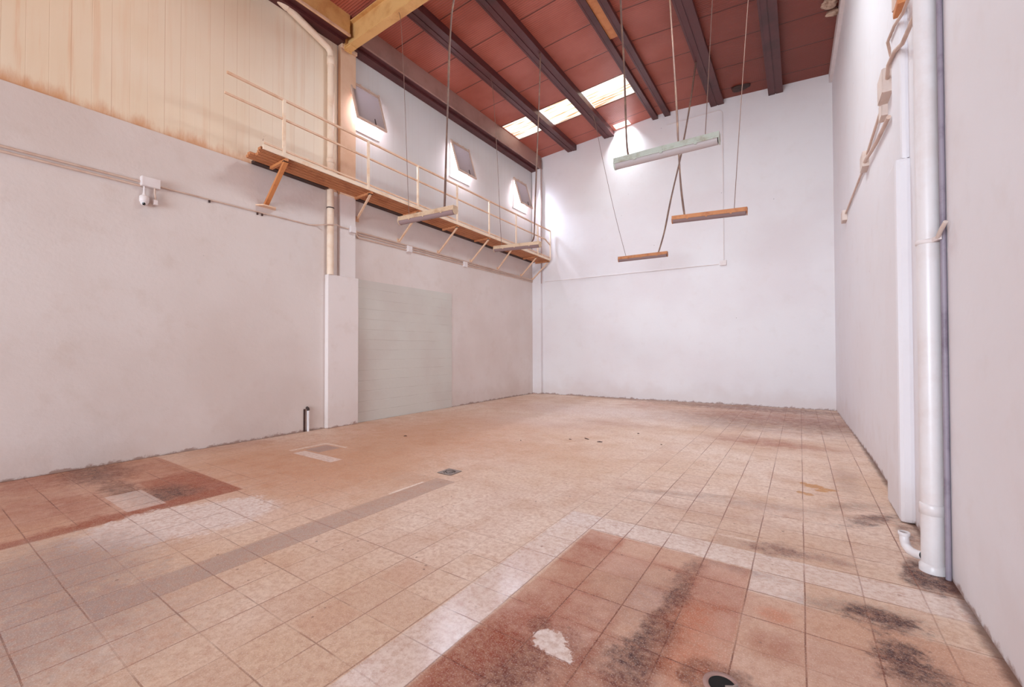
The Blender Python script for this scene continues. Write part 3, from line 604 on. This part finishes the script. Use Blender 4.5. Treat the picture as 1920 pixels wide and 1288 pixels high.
rb = lambda x: 7.86+.025*(x+7.8); rt = lambda x: min(8.33+.045*(x+7.8), 8.46)
def prism(mb, x0, x1, y0, y1, zl, zh):
    return mb.hexa([(x0, y0, zl(x0)), (x1, y0, zl(x1)), (x1, y1, zl(x1)), (x0, y1, zl(x0))], [(x0, y0, zh(x0)), (x1, y0, zh(x1)), (x1, y1, zh(x1)), (x0, y1, zh(x0))])
mb = MB(); prism(mb, -7.80, -4.6, 5.425, 5.455, lambda x: rb(x)+.02, lambda x: rt(x)-.02); prism(mb, -4.6, .83, 5.425, 5.455, lambda x: rb(-4.6)+.02, lambda x: rt(-4.6)-.02)
mb.build('web', M['rafter'], rf)
mb = MB(); prism(mb, -7.80, -4.6, 5.35, 5.53, rb, lambda x: rb(x)+.022); prism(mb, -4.6, .83, 5.35, 5.53, lambda x: rb(-4.6), lambda x: rb(-4.6)+.022); mb.build('lower_flange', M['rafter'], rf)
mb = MB(); prism(mb, -7.80, -4.6, 5.35, 5.53, lambda x: rt(x)-.022, rt); prism(mb, -4.6, .83, 5.35, 5.53, lambda x: rt(-4.6)-.022, lambda x: rt(-4.6)); mb.build('upper_flange', M['rafter'], rf)
MB().box(-7.80, -7.775, 5.36, 5.52, 7.80, 8.36).box(-7.775, -7.60, 5.37, 5.51, 7.835, 7.86).build('end_plate', M['rafter'], rf)
ev = thing('eaves_beam', (-7.75, 5, 8.0), 'brown steel eaves beam running along the top of the left wall', 'beam')
def evseg(y0, y1, m):
    MB().box(-7.615, -7.58, y0, y1, 7.99, zc(-7.58)-.003).build('face', m, ev)
    MB().box(XL-.02, -7.615, y0, y1, 7.99, 8.01).build('soffit', M['purlin'], ev)
    MB().box(-7.585, -7.555, y0, y1, 7.975, 8.02).build('lip', M['cream_paint'] if m is M['rafter'] else M['eaves'], ev)
    MB().box(XL-.02, -7.74, y0, y1, 7.93, 7.985).build('wall_plate', M['purlin'], ev)
evseg(YF, 5.34, M['rafter']); evseg(5.54, 13.13, M['eaves'])  # front stretch takes the ochre, its warm light put into the colour
# pale flashing along the top of the right wall, foam plugs beside it
mb = MB()
for y0, y1 in ((YF, 8), (8, 13.5)):
    mb.hexa([(xr(y0)-.07, y0, 8.36), (xr(y0)+.02, y0, 8.36), (xr(y1)+.02, y1, 8.36), (xr(y1)-.07, y1, 8.36)], [(xr(y0)-.07, y0, 8.595), (xr(y0)+.02, y0, 8.595), (xr(y1)+.02, y1, 8.595), (xr(y1)-.07, y1, 8.595)])
structure(mb.build('trim_3', M['box']))
def lump(name, c, r, sc, seed, mat, label, cat, group=None):
    bm = bmesh.new(); bmesh.ops.create_icosphere(bm, subdivisions=3, radius=1); rnd = random.Random(seed); ph = [rnd.uniform(0, 6) for _ in range(6)]
    mb = MB(); vs = []
    for v in bm.verts:
        k = 1+.18*math.sin(3*v.co.x+ph[0])+.15*math.sin(4*v.co.y+ph[1])+.1*math.sin(7*v.co.z+ph[2]+3*v.co.x)
        vs.append((c[0]+v.co.x*sc[0]*r*k, c[1]+v.co.y*sc[1]*r*k, c[2]+v.co.z*sc[2]*r*k))
    mb.add(vs, [tuple(v.index for v in f.verts) for f in bm.faces], True); bm.free()
    return tag(mb.build(name, mat), label, cat, group)
lump('foam_plug', (.55, 10.62, 8.52), .13, (1.2, .8, .6), 1, M['foam'], 'larger dirty foam lump under the roof by the right wall', 'foam')
lump('foam_plug', (.62, 10.95, 8.52), .10, (1.1, .6, .7), 2, M['foam'], 'smaller dirty foam lump under the roof by the right wall', 'foam')
lump('torn_lining', (-1.25, 13.05, 8.68), .16, (1.3, .8, .28), 5, M['dark_rust'], 'dark torn patch of roof lining above the back wall', 'lining')

# ------------------------------------------------------------------ catwalk
CW0, CW1, CXO, CXI = 3.46, 13.10, -7.20, -7.775
zd = lambda y: 4.86-.0185*(y-3.5)
zr = lambda y: 5.80-.0105*(y-3.8)
zm = lambda y: 5.47-.0145*(y-3.8)
cw = thing('catwalk', (-7.5, 8.3, 4.75), 'rusty orange steel catwalk with cream handrail along the left wall', 'catwalk')
mb = MB(); n = 5; wd = (CXO-CXI-.02)/n
for k in range(n):   # ribbed planks
    a = CXI+k*wd; ye = CW0+(.0, -.03, .05, .02, -.02)[k]
    prof = [(a+.004, .022), (a+.004, -.005), (a+.012, -.026), (a+wd*.42, -.026), (a+wd*.46, .0), (a+wd*.54, .0), (a+wd*.58, -.026), (a+wd-.016, -.026), (a+wd-.008, -.005), (a+wd-.008, .022)]
    vs = [(x, ye, zd(ye)+z) for x, z in prof]+[(x, CW1, zd(CW1)+z) for x, z in prof]; m = len(prof)
    mb.add(vs, [(i, i+1, m+i+1, m+i) for i in range(m-1)]+[(m-1, 0, m, 2*m-1), tuple(range(m))[::-1], tuple(range(m, 2*m))])
mb.build('deck', M['deck'], cw)
MB().beam((CXO, CW0, zd(CW0)+.01), (CXO, CW1, zd(CW1)+.01), .025, .065).build('edge_angle', M['cream_light'], cw)
for ya, ye in ((CW0+.15, 5.0), (5.70, CW1-.12)):
    MB().beam((-7.845, ya, zd(ya)-.012), (-7.845, ye, zd(ye)-.012), .13, .05).build('wall_angle_shade', M['dark_rust'], cw)  # made broad and dark to paint the shadow gap behind the deck
MB().beam((CXO, CW0+.02, zd(CW0)+.085), (CXO, CW1, zd(CW1)+.085), .02, .03).build('toe_rail', M['cream_paint'], cw)
MB().beam((CXO, 2.93, zr(2.93)), (CXO, CW1, zr(CW1)), .034, .034).build('handrail', M['cream_paint'], cw)
PY = [3.80, 5.50, 6.85, 8.20, 9.55, 10.92, 12.23, 13.08]
for pa, pb in (((CXO, 2.90, zm(2.9)), (CXO, 3.79, zm(3.79))), ((CXO, 3.83, zm(3.83)), (CXO, 12.76, zm(12.76))), ((CXO, 12.74, zm(12.75)), (CXO, 13.07, zm(13.07)-.12))):
    MB().beam(pa, pb, .03, .03).build('mid_rail', M['cream_paint'], cw)
for i, y in enumerate(PY):
    s = .05 if i < 2 else .042
    MB().beam((CXO+.004, y, zd(y)-.01), (CXO+.004, y, zr(y)+.01), .03, s, (0, 1, 0)).build('post', M['cream_light'], cw)
FY = [3.86, 5.76, 6.93, 8.28, 9.62, 10.96, 12.33, 13.04]
BY = [3.86, 5.60, 6.93, 8.27, 9.60, 10.80, 12.23, 13.04]
FZ = [4.17, 4.40, 4.16, 4.14, 4.13, 4.12, 4.10, 4.06]
for i in range(8):
    y, fy, fz = BY[i], FY[i], FZ[i]; m = M['rust_bracket'] if i == 0 else M['cream_paint']
    w = .07 if i == 0 else .035
    br = MB().beam((CXI+.0 if i else CXI, y+.02, zd(y)-.045), (CXO-.01, y, zd(y)-.045), .05, .045).build('bracket_arm', M['rust_bracket'] if i == 0 else M['deck'], cw)
    MB().beam((CXO-.05, y, zd(y)-.07), (XL+.02, fy, fz), w, .05 if i == 0 else .035, (0, 0, 1)).build('strut', m, cw)
    MB().box(CXO-.09, CXO-.03, y-.04, y+.04, zd(y)-.075, zd(y)-.06).build('bolt_plate', M['dark_rust'], cw)
    if i == 0:
        mb = MB(); mb.hexa([(XL, fy-.17, fz-.05), (XL+.13, fy-.10, fz-.05), (XL+.13, fy+.12, fz-.05), (XL, fy+.18, fz-.05)], [(XL, fy-.17, fz-.03), (XL+.13, fy-.10, fz-.03), (XL+.13, fy+.12, fz-.03), (XL, fy+.18, fz-.03)])
        mb.build('foot_plate', M['cream_paint'], cw)
    else: MB().box(XL, XL+.012, fy-.05, fy+.05, fz-.06, fz+.06).build('foot_plate', M['cream_paint'], cw)

# ------------------------------------------------------------------ left wall services
dp = thing('downpipe', (-7.855, 5.09, 3.09), 'cream drainpipe rising beside the left column and bending along the roof', 'pipe')
R = .066
MB().tube([(-7.855, 5.09, 3.09), (-7.855, 5.09, 7.55), (-7.855, 5.075, 7.63), (-7.855, 5.02, 7.69), (-7.855, 4.94, 7.715), (-7.855, 4.07, 7.995), (-7.855, 2.6, 8.30)], R, 20).build('pipe', M['cream_pipe'], dp)
mb = MB().lathe((-7.855, 5.09, 7.36), [(R, 0), (R+.012, .005), (R+.012, .15), (R, .16)], 20); mb.build('coupling', M['cream_pipe'], dp)
MB().lathe((-7.855, 5.09, 5.35), [(R, 0), (R+.008, .004), (R+.008, .10), (R, .105)], 20).build('coupling', M['cream_pipe'], dp)
MB().tube([(-7.855, 4.20, 7.955), (-7.855, 4.02, 8.008)], R+.012, 20).build('coupling', M['cream_pipe'], dp)
MB().tube([(-7.855+.0, 5.09, 4.43), (-7.855, 5.09, 4.45)], R+.006, 20).build('clamp', M['dark_rust'], dp)
XW = XL+.015
def conduit(pts, label, r=.012, group=None, mat='conduit', clips=0):
    mb = MB().tube(pts, r, 8)
    return tag(mb.build('conduit', M[mat]), label, 'conduit', group)
conduit([(XW, -8.9, 4.035), (XW, 2.10, 4.02)], 'upper of the twin conduits left of the camera box', .017)
conduit([(XW, -8.9, 3.975), (XW, 2.10, 3.96)], 'lower of the twin conduits left of the camera box', .017)
conduit([(XW, 2.30, 4.015), (XW, 3.4, 4.01), (XW, 4.68, 4.015), (XW+.02, 4.86, 4.05), (-7.77, 5.02, 4.08), (-7.77, 5.17, 4.11), (-7.83, 5.30, 4.11), (-7.83, 5.50, 4.11)], 'single conduit from the camera box over the drainpipe', .012)
for k, (r, z) in enumerate(((.021, 4.125), (.017, 4.065), (.018, 4.00))):
    z2 = (4.065, 4.03, 3.985)[k]
    a = (-7.84, 5.66, 4.11-.02*k)
    conduit([a, (XW, 5.80, z), (XW, 13.06, z2-.01)], ('top', 'middle', 'lowest')[k]+' of the three conduits running under the catwalk struts', r)
jb = thing('camera_box', (XL, 2.21, 3.94), 'white junction box with dome camera on the left wall', 'junction box')
MB().box(XL, XL+.09, 2.10, 2.32, 3.955, 4.095).build('box', M['box'], jb, bevel=.006)
MB().box(XL+.09, XL+.098, 2.105, 2.315, 3.96, 4.09).build('lid', M['box'], jb, bevel=.004)
cm = thing('security_camera', (XL+.05, 2.14, 3.68), 'small white dome camera hanging under the junction box', 'camera')
MB().tube([(XL+.05, 2.14, 3.955), (XL+.05, 2.14, 3.86), (XL+.05, 2.14, 3.81)], .014, 12, radii=[.012, .016, .03]).build('stem', M['box'], cm)
MB().lathe((XL+.05, 2.14, 3.72), [(.001, .10), (.045, .095), (.056, .08), (.056, .01), (.050, 0), (.044, -.002)], 20).build('housing', M['box'], cm)
MB().lathe((XL+.05, 2.14, 3.72), [(.047, .0), (.043, -.022), (.030, -.040), (.012, -.048), (.001, -.049)], 20).build('dome', M['box'], cm)
MB().lathe((XL+.075, 2.13, 3.705), [(.022, .0), (.020, -.02), (.012, -.032), (.001, -.034)], 16).build('lens', M['black_gloss'], cm)
ad = thing('cable_connector', (XL+.05, 2.27, 3.70), 'small square white connector dangling right of the dome camera', 'connector')
MB().tube([(XL+.05, 2.262, 3.955), (XL+.05, 2.262, 3.88), (XL+.05, 2.268, 3.84), (XL+.05, 2.268, 3.79)], .012, 10).build('lead', M['conduit'], ad)
MB().box(XL+.02, XL+.08, 2.243, 2.297, 3.715, 3.79).build('plug', M['box'], ad, bevel=.008)
for nm, y, z, s, x0, lb in (('a', 5.585, 4.11, .065, -7.85, 'square junction box on the column under the catwalk'), ('b', 7.24, 4.03, .075, XL, 'junction box on the conduits nearest the column'), ('c', 9.34, 4.0, .075, XL, 'junction box on the conduits further towards the back wall')):
    t = thing('junction_box', (x0, y, z-s), lb, 'junction box')
    MB().box(x0, x0+.06, y-s, y+s, z-s, z+s).build('box', M['box'], t, bevel=.006)
    MB().box(x0+.06, x0+.068, y-s+.005, y+s-.005, z-s+.005, z+s-.005).build('lid', M['box'], t, bevel=.003)
st = thing('pipe_stub', (XL+.03, 4.66, 0), 'short white pipe stub standing against the left wall near the column', 'pipe')
MB().tube([(XL+.03, 4.665, 0), (XL+.03, 4.665, .40)], .022, 12).build('pipe', M['white_paint'], st)
MB().tube([(XL+.03, 4.665, .40), (XL+.03, 4.66, .44), (XL, 4.65, .455)], .026, 12).build('elbow', M['dark_rust'], st)
MB().box(XL, XL+.012, 4.585, 4.62, 0, .43).build('chase', M['dark_rust'], st)
for y, z in ((2.98, 3.99), (3.72, 3.985), (3.80, 3.985)):
    tag(MB().box(XL, XL+.022, y-.012, y+.012, z-.026, z+.012).build('wall_hook', M['dark_rust']),
        {2.98: 'rusty broken clip under the conduit, nearest the dome camera', 3.72: 'rusty clip under the conduit below the catwalk end, left of two', 3.80: 'rusty clip under the conduit below the catwalk end, right of two'}[y], 'clip')

# ------------------------------------------------------------------ back wall conduit
def bw(x, z, o=.018): return (x, yb(x)-o, z)
tag(MB().tube([bw(-7.50, 3.97), bw(-1.90, 3.995)], .011, 8).build('conduit', M['box']), 'horizontal white conduit across the back wall', 'conduit')
cr = arc((-1.90, yb(-1.9)-.018, 8.30), .13, 0, PI/2, (1, 0.04, 0), (0, 0, 1))
tag(MB().tube([bw(-1.77, 4.08)]+[tuple(p) for p in cr]+[bw(-3.3, 8.40)], .012, 8).build('conduit', M['box']), 'white conduit climbing the back wall and turning along the roof', 'conduit')
t = thing('junction_box', bw(-1.79, 3.94, 0), 'junction box on the back wall where the two conduits meet', 'junction box')
y0 = yb(-1.79)
MB().box(-1.87, -1.70, y0-.055, y0+.005, 3.95, 4.09).build('box', M['box'], t, bevel=.006); MB().box(-1.865, -1.705, y0-.062, y0-.055, 3.955, 4.085).build('lid', M['box'], t)

# ------------------------------------------------------------------ right wall services
pp = thing('drainpipe', (.765, 4.17, 0), 'large white drainpipe standing against the right wall', 'pipe')
R2 = .064
MB().tube([(.765, 4.17, -.02), (.765, 4.17, 8.5)], R2, 28).build('pipe', M['white_paint'], pp)
MB().lathe((.765, 4.17, .40), [(R2, 0), (R2+.007, .003), (R2+.007, .07), (R2+.002, .078), (R2, .08)], 28).build('joint_ring', M['white_paint'], pp)
MB().lathe((.765, 4.17, 0), [(R2+.012, 0), (R2+.012, .04), (R2, .06)], 28).build('base_ring', M['white_paint'], pp)
mb = MB().lathe((.765, 4.17, 2.31), [(R2+.001, 0), (R2+.005, .002), (R2+.005, .028), (R2+.001, .03)], 28)
mb.beam((.78, 4.105, 2.325), (.80, 4.04, 2.33), .02, .03); cl = mb.build('clamp', M['box'], pp)
MB().tube([(.79, 4.05, 2.33), (.79, 3.97, 2.36), (.80, 3.90, 2.40)], .013, 10).build('clamp_screw', M['box_dusty'], cl)
el = MB(); pts = [(.70, 4.20, .10), (.675, 4.23, .075)]+[tuple(p) for p in arc((.665, 4.26, .115), .045, -PI/2, -PI, (.35, -.94, 0), (0, 0, 1), 6)][1:]
pts = [(.72, 4.20, .085), (.69, 4.25, .07), (.665, 4.30, .068), (.65, 4.345, .085), (.643, 4.37, .12), (.643, 4.372, .165)]
el.tube(pts, .030, 16, cap=False).lathe((.643, 4.372, .150), [(.030, 0), (.036, .004), (.036, .028), (.028, .028), (.027, 0)], 18)
e = el.build('elbow_outlet', M['white_paint'], pp)
MB().lathe((.643, 4.372, .155), [(.027, 0), (.001, .001)], 16).build('mouth', M['black'], e)
tag(MB().tube([(.822, 4.075, 0), (.822, 4.075, 8.5)], .016, 10).build('conduit', M['grey_pipe']), 'thin vertical tube squeezed behind the large white drainpipe', 'conduit')
def rbox(y, z, sy_, sz, lb, dep=.07):
    x = xr(y); t = thing('junction_box', (x, y, z-sz), lb, 'junction box')
    MB().box(x-dep, x+.003, y-sy_, y+sy_, z-sz, z+sz).build('box', M['box_dusty'], t, bevel=.006)
    MB().box(x-dep-.007, x-dep, y-sy_+.006, y+sy_-.006, z-sz+.006, z+sz-.006).build('lid', M['box_dusty'], t, bevel=.003)
rbox(10.75, 4.20, .15, .10, 'small junction box at the far end of the right wall conduit')
rbox(7.95, 4.27, .15, .11, 'square junction box in the middle of the right wall conduit')
rbox(6.12, 4.43, .16, .13, 'dusty junction box beside the pier on the right wall', .08)
rbox(6.36, 4.27, .10, .09, 'small box hanging below the dusty junction box on the right wall', .05)
def rw(y, z, o=.022): return (xr(y)-o, y, z)
conduit([rw(10.6, 4.23), rw(8.1, 4.26)], 'conduit between the two far boxes on the right wall', .016)
conduit([rw(7.80, 4.33), rw(6.25, 4.38)], 'upper conduit into the dusty box on the right wall', .016)
conduit([rw(7.80, 4.22, .05), rw(6.9, 4.12, .03), rw(6.0, 4.04, .03)], 'lower flat conduit below the dusty box on the right wall', .022)
conduit([rw(6.0, 4.52), rw(5.86, 4.60), (.765, 5.66, 4.66), (.765, 5.3, 4.60), (.765, 4.9, 4.46), (.78, 4.2, 4.42)], 'upper bent conduit from the dusty box towards the drainpipe', .014)
conduit([rw(5.98, 4.44, .04), (.765, 5.64, 4.42), (.765, 5.30, 4.36), (.765, 4.95, 4.22), (.78, 4.2, 4.16)], 'lower bent conduit from the dusty box towards the drainpipe', .018)
t = thing('pipe_bracket', (.78, 5.13, 4.62), 'rusty bracket and pipe end at the top beside the large white drainpipe', 'bracket')
MB().box(.74, .80, 4.98, 5.2, 4.60, 4.66).build('plate', M['rust_bracket'], t, bevel=.01)
MB().tube([(.75, 5.17, 4.66), (.75, 5.19, 5.6)], .02, 10).build('pipe', M['conduit'], t)

# ------------------------------------------------------------------ hanging fluorescent battens
def batten(p0, p1, mat, diff, label, cables, size=1.0):
    a, b = Vector(p0), Vector(p1); c = (a+b)/2; L = (b-a).length; d = (b-a).normalized()
    t = thing('hanging_batten_light', c, label, 'ceiling light', 'hanging fluorescent battens')
    up = Vector((0, 0, 1)); n = d.cross(up).normalized(); u = n.cross(d).normalized()
    u = u if u.z > 0 else -u
    P = lambda s, y, z: c+d*s+n*y+u*z
    w = .062*size; h = L/2
    def loft(prof, s0, s1):
        mb = MB(); m = len(prof); vs = [P(s0, y, z) for y, z in prof]+[P(s1, y, z) for y, z in prof]
        mb.add(vs, [(i, (i+1) % m, m+(i+1) % m, m+i) for i in range(m)]+[tuple(range(m))[::-1], tuple(range(m, 2*m))]); return mb
    loft([(-w*1.06, -.014), (w*1.06, -.014), (w*1.06, .004), (w*.93, .010), (w*.88, .062), (-w*.88, .062), (-w*.93, .010), (-w*1.06, .004)], -h, h).build('housing', mat, t)
    prof = [(w*.90*math.cos(A), -.014-.058*math.sin(A)) for A in [PI*i/14 for i in range(15)]]
    df = loft(prof, -h+.02, h-.02); df.build('diffuser', diff, t)
    for s in (-1, 1):
        prof2 = [(w*.96*math.cos(A), -.010-.066*math.sin(A)) for A in [PI*i/10 for i in range(11)]]
        loft(prof2, s*h-.008 if s > 0 else -h, s*h+.0 if s > 0 else -h+.02).build('end_cap', mat, t)
    for s in (-h*.55, -.02, h*.6):
        for yy in (-1, 1):
            mb = MB(); q = [P(s-.016, yy*w*1.02, .018), P(s+.016, yy*w*1.02, .018), P(s+.016, yy*w*1.12, -.03), P(s-.016, yy*w*1.12, -.03)]
            q2 = [P(s-.016, yy*w*.9, .018), P(s+.016, yy*w*.9, .018), P(s+.016, yy*w*.98, -.03), P(s-.016, yy*w*.98, -.03)]
            mb.hexa(q, q2); mb.build('clip', mat, t)
    for pts, r, nm in cables:
        pts = [Vector(p) for p in pts]; out = []
        for i in range(len(pts)-1):
            p_1 = pts[max(i-1, 0)]; p2 = pts[min(i+2, len(pts)-1)]
            for k in range(6):
                q = k/6; A, B = pts[i], pts[i+1]
                out.append(0.5*((2*A)+(B-p_1)*q+(2*p_1-5*A+4*B-p2)*q*q+(3*A-p_1-3*B+p2)*q**3))
        out.append(pts[-1])
        mb = MB().tube(out, r, 8)
        if nm == 'power_cable' and r > .013:   # a second strand taped to the first
            mb.tube([p+Vector((.014*math.cos(i*.25), .014*math.sin(i*.25), 0)) for i, p in enumerate(out)], r*.6, 6)
        mb.build(nm, M['cable'] if nm == 'power_cable' else M['wire'], t)
Z5 = 7.87
batten((-2.02, 5.46, 4.03), (-0.75, 5.46, 4.03), M['lamp_grey'], M['diff_clear'], 'grey batten light with clear ribbed cover, the highest and largest in view',
       [([(-1.94, 5.44, 7.88), (-1.925, 5.45, 6.2), (-1.887, 5.46, 5.34), (-1.857, 5.46, 4.29), (-1.823, 5.46, 4.075)], .013, 'power_cable'),
        ([(-.70, 5.44, 7.88), (-.814, 5.45, 5.686), (-.908, 5.46, 4.075)], .0045, 'suspension_wire')])
batten((-2.01, 8.50, 4.05), (-0.74, 8.50, 3.99), M['lamp_brown'], M['diff_dusty'], 'brown stained batten light hanging furthest right',
       [([(-2.03, 8.5, 8.59), (-2.021, 8.5, 8.328), (-1.909, 8.5, 6.21), (-1.885, 8.5, 5.453), (-1.843, 8.5, 4.595), (-1.784, 8.5, 4.08)], .016, 'power_cable'),
        ([(-.62, 8.5, 8.47), (-.693, 8.5, 7.712), (-.845, 8.5, 5.582), (-.947, 8.5, 4.045)], .006, 'suspension_wire')])
batten((-4.00, 11.05, 3.97), (-2.73, 11.05, 3.96), M['lamp_brown'], M['diff_dusty'], 'brown batten light hanging lowest, in front of the back wall',
       [([(-5.10, 11.6, 8.52), (-4.823, 11.4, 8.168), (-4.509, 11.2, 6.915), (-4.114, 11.1, 5.231), (-3.793, 11.05, 4.01)], .006, 'suspension_wire'),
        ([(-2.04, 11.1, 8.59), (-2.169, 11.05, 7.581), (-2.337, 11.05, 6.641), (-2.416, 11.05, 6.25), (-2.652, 11.05, 5.275), (-2.814, 11.05, 4.496), (-2.962, 11.05, 4.0)], .019, 'power_cable')])
batten((-5.80, 5.10, 3.83), (-4.53, 5.12, 3.80), M['lamp_tan'], M['diff_dusty'], 'tan batten light in front of the catwalk, nearest the column',
       [([(-6.18, 5.40, 7.90), (-5.78, 5.1, 7.30), (-5.696, 5.1, 6.149), (-5.586, 5.1, 4.093), (-5.56, 5.1, 3.87)], .0045, 'suspension_wire'),
        ([(-4.59, 5.36, 7.94), (-4.60, 5.15, 7.198), (-4.623, 5.1, 6.6), (-4.658, 5.1, 5.858), (-4.705, 5.1, 4.892), (-4.752, 5.1, 3.86)], .014, 'power_cable')])
batten((-6.08, 8.28, 3.99), (-4.81, 8.28, 3.93), M['lamp_tan'], M['diff_dusty'], 'tan batten light in front of the far end of the catwalk',
       [([(-6.30, 8.4, 8.37), (-6.138, 8.3, 7.9), (-6.045, 8.28, 6.945), (-5.983, 8.28, 6.022), (-5.893, 8.28, 4.335), (-5.863, 8.28, 4.03)], .006, 'suspension_wire'),
        ([(-5.0, 8.6, 8.50), (-4.805, 8.3, 8.0), (-4.883, 8.28, 5.934), (-4.959, 8.28, 4.288), (-4.974, 8.28, 4.12), (-5.02, 8.28, 4.03), (-5.08, 8.28, 3.99)], .014, 'power_cable')])

# ------------------------------------------------------------------ floor drains and litter
d1 = thing('floor_drain', (-3.74, 4.11, 0), 'round cast grate in a square plate, middle of the floor', 'drain')
mb = MB(); a = .115
for q in range(4):
    A = PI/4+q*PI/2
    for k in range(6):
        t0, t1 = -PI/4+k*PI/12, -PI/4+(k+1)*PI/12
        def sq(tt): return (a/max(abs(math.cos(tt+q*PI/2)), abs(math.sin(tt+q*PI/2))))
        p = []
        for tt in (t0, t1):
            g = tt+q*PI/2
            p.append((math.cos(g), math.sin(g), sq(tt)))
        c0 = (-3.74, 4.11)
        mb.add([(c0[0]+p[0][0]*.078, c0[1]+p[0][1]*.078, .006), (c0[0]+p[0][0]*p[0][2], c0[1]+p[0][1]*p[0][2], .006), (c0[0]+p[1][0]*p[1][2], c0[1]+p[1][1]*p[1][2], .006), (c0[0]+p[1][0]*.078, c0[1]+p[1][1]*.078, .006)], [(0, 1, 2, 3)])
mb.build('frame', M['cast_iron'], d1)
MB().lathe((-3.74, 4.11, .002), [(.085, 0), (.001, .0005)], 24).build('well', M['black'], d1)
mb = MB()
for k in range(8):
    A = k*PI/4
    mb.beam((-3.74+math.cos(A)*.02, 4.11+math.sin(A)*.02, .007), (-3.74+math.cos(A)*.07, 4.11+math.sin(A)*.07, .007), .028, .006)
mb.lathe((-3.74, 4.11, .004), [(.062, 0), (.062, .006), (.046, .006), (.046, 0)], 32).lathe((-3.74, 4.11, .004), [(.030, 0), (.030, .006), (.001, .007)], 24)
mb.build('grate', M['cast_iron'], d1)
d2 = thing('open_drain', (-.315, 2.215, 0), 'open round drain hole at the bottom edge of the photo', 'drain')
MB().lathe((-.315, 2.215, 0), [(.085, 0), (.083, .006), (.064, .007), (.058, .002)], 32).build('rim', M['eaves'], d2)
MB().lathe((-.315, 2.215, .003), [(.060, 0), (.001, .0005)], 24).build('well', M['black'], d2)
MB().tube([(-.30, 2.20, .012), (-.27, 2.215, .014), (-.255, 2.24, .012)], .006, 8).build('handle', M['cast_iron'], d2)
for k, (x, y, s) in enumerate(((-3.11, 6.95, .06), (-2.82, 6.83, .045), (-3.33, 6.75, .025), (-5.95, 5.36, .03), (-2.5, 7.9, .02), (-4.0, 6.2, .018), (-1.9, 7.2, .018))):
    rnd = random.Random(k); A = rnd.uniform(0, PI); mb = MB(); c = Vector((x, y, 0))
    dv = Vector((math.cos(A), math.sin(A), 0)); nv = Vector((-dv.y, dv.x, 0)); m = 7; vs = []
    for i in range(m):
        q = i/(m-1)*2-1; wv = s*.35*(1-q*q)+.002
        vs += [c+dv*q*s+nv*wv+Vector((0, 0, .004+.010*(1-q*q))), c+dv*q*s-nv*wv+Vector((0, 0, .004+.006*q*q)), c+dv*q*s-nv*wv*.6+Vector((0, 0, 0.001)), c+dv*q*s+nv*wv*.6+Vector((0, 0, 0.001))]
    mb.add(vs, [(i*4+j, i*4+(j+1) % 4, (i+1)*4+(j+1) % 4, (i+1)*4+j) for i in range(m-1) for j in range(4)])
    LB = ['largest dry leaf scrap on the floor, in the middle distance', 'curled dry leaf scrap just right of the largest one', 'small dark crumb left of the largest leaf scrap', 'dark crumb on the floor in front of the grey blocked doorway', 'tiny crumb on the floor nearest the back wall', 'tiny crumb on the floor nearest the grey blocked doorway', 'tiny crumb on the floor furthest right of all the litter'][:7]
    lb = LB[k]
    tag(mb.build('leaf_scrap' if k < 2 else 'dirt_crumb', M['leaf']), lb, 'litter', 'litter on the floor')
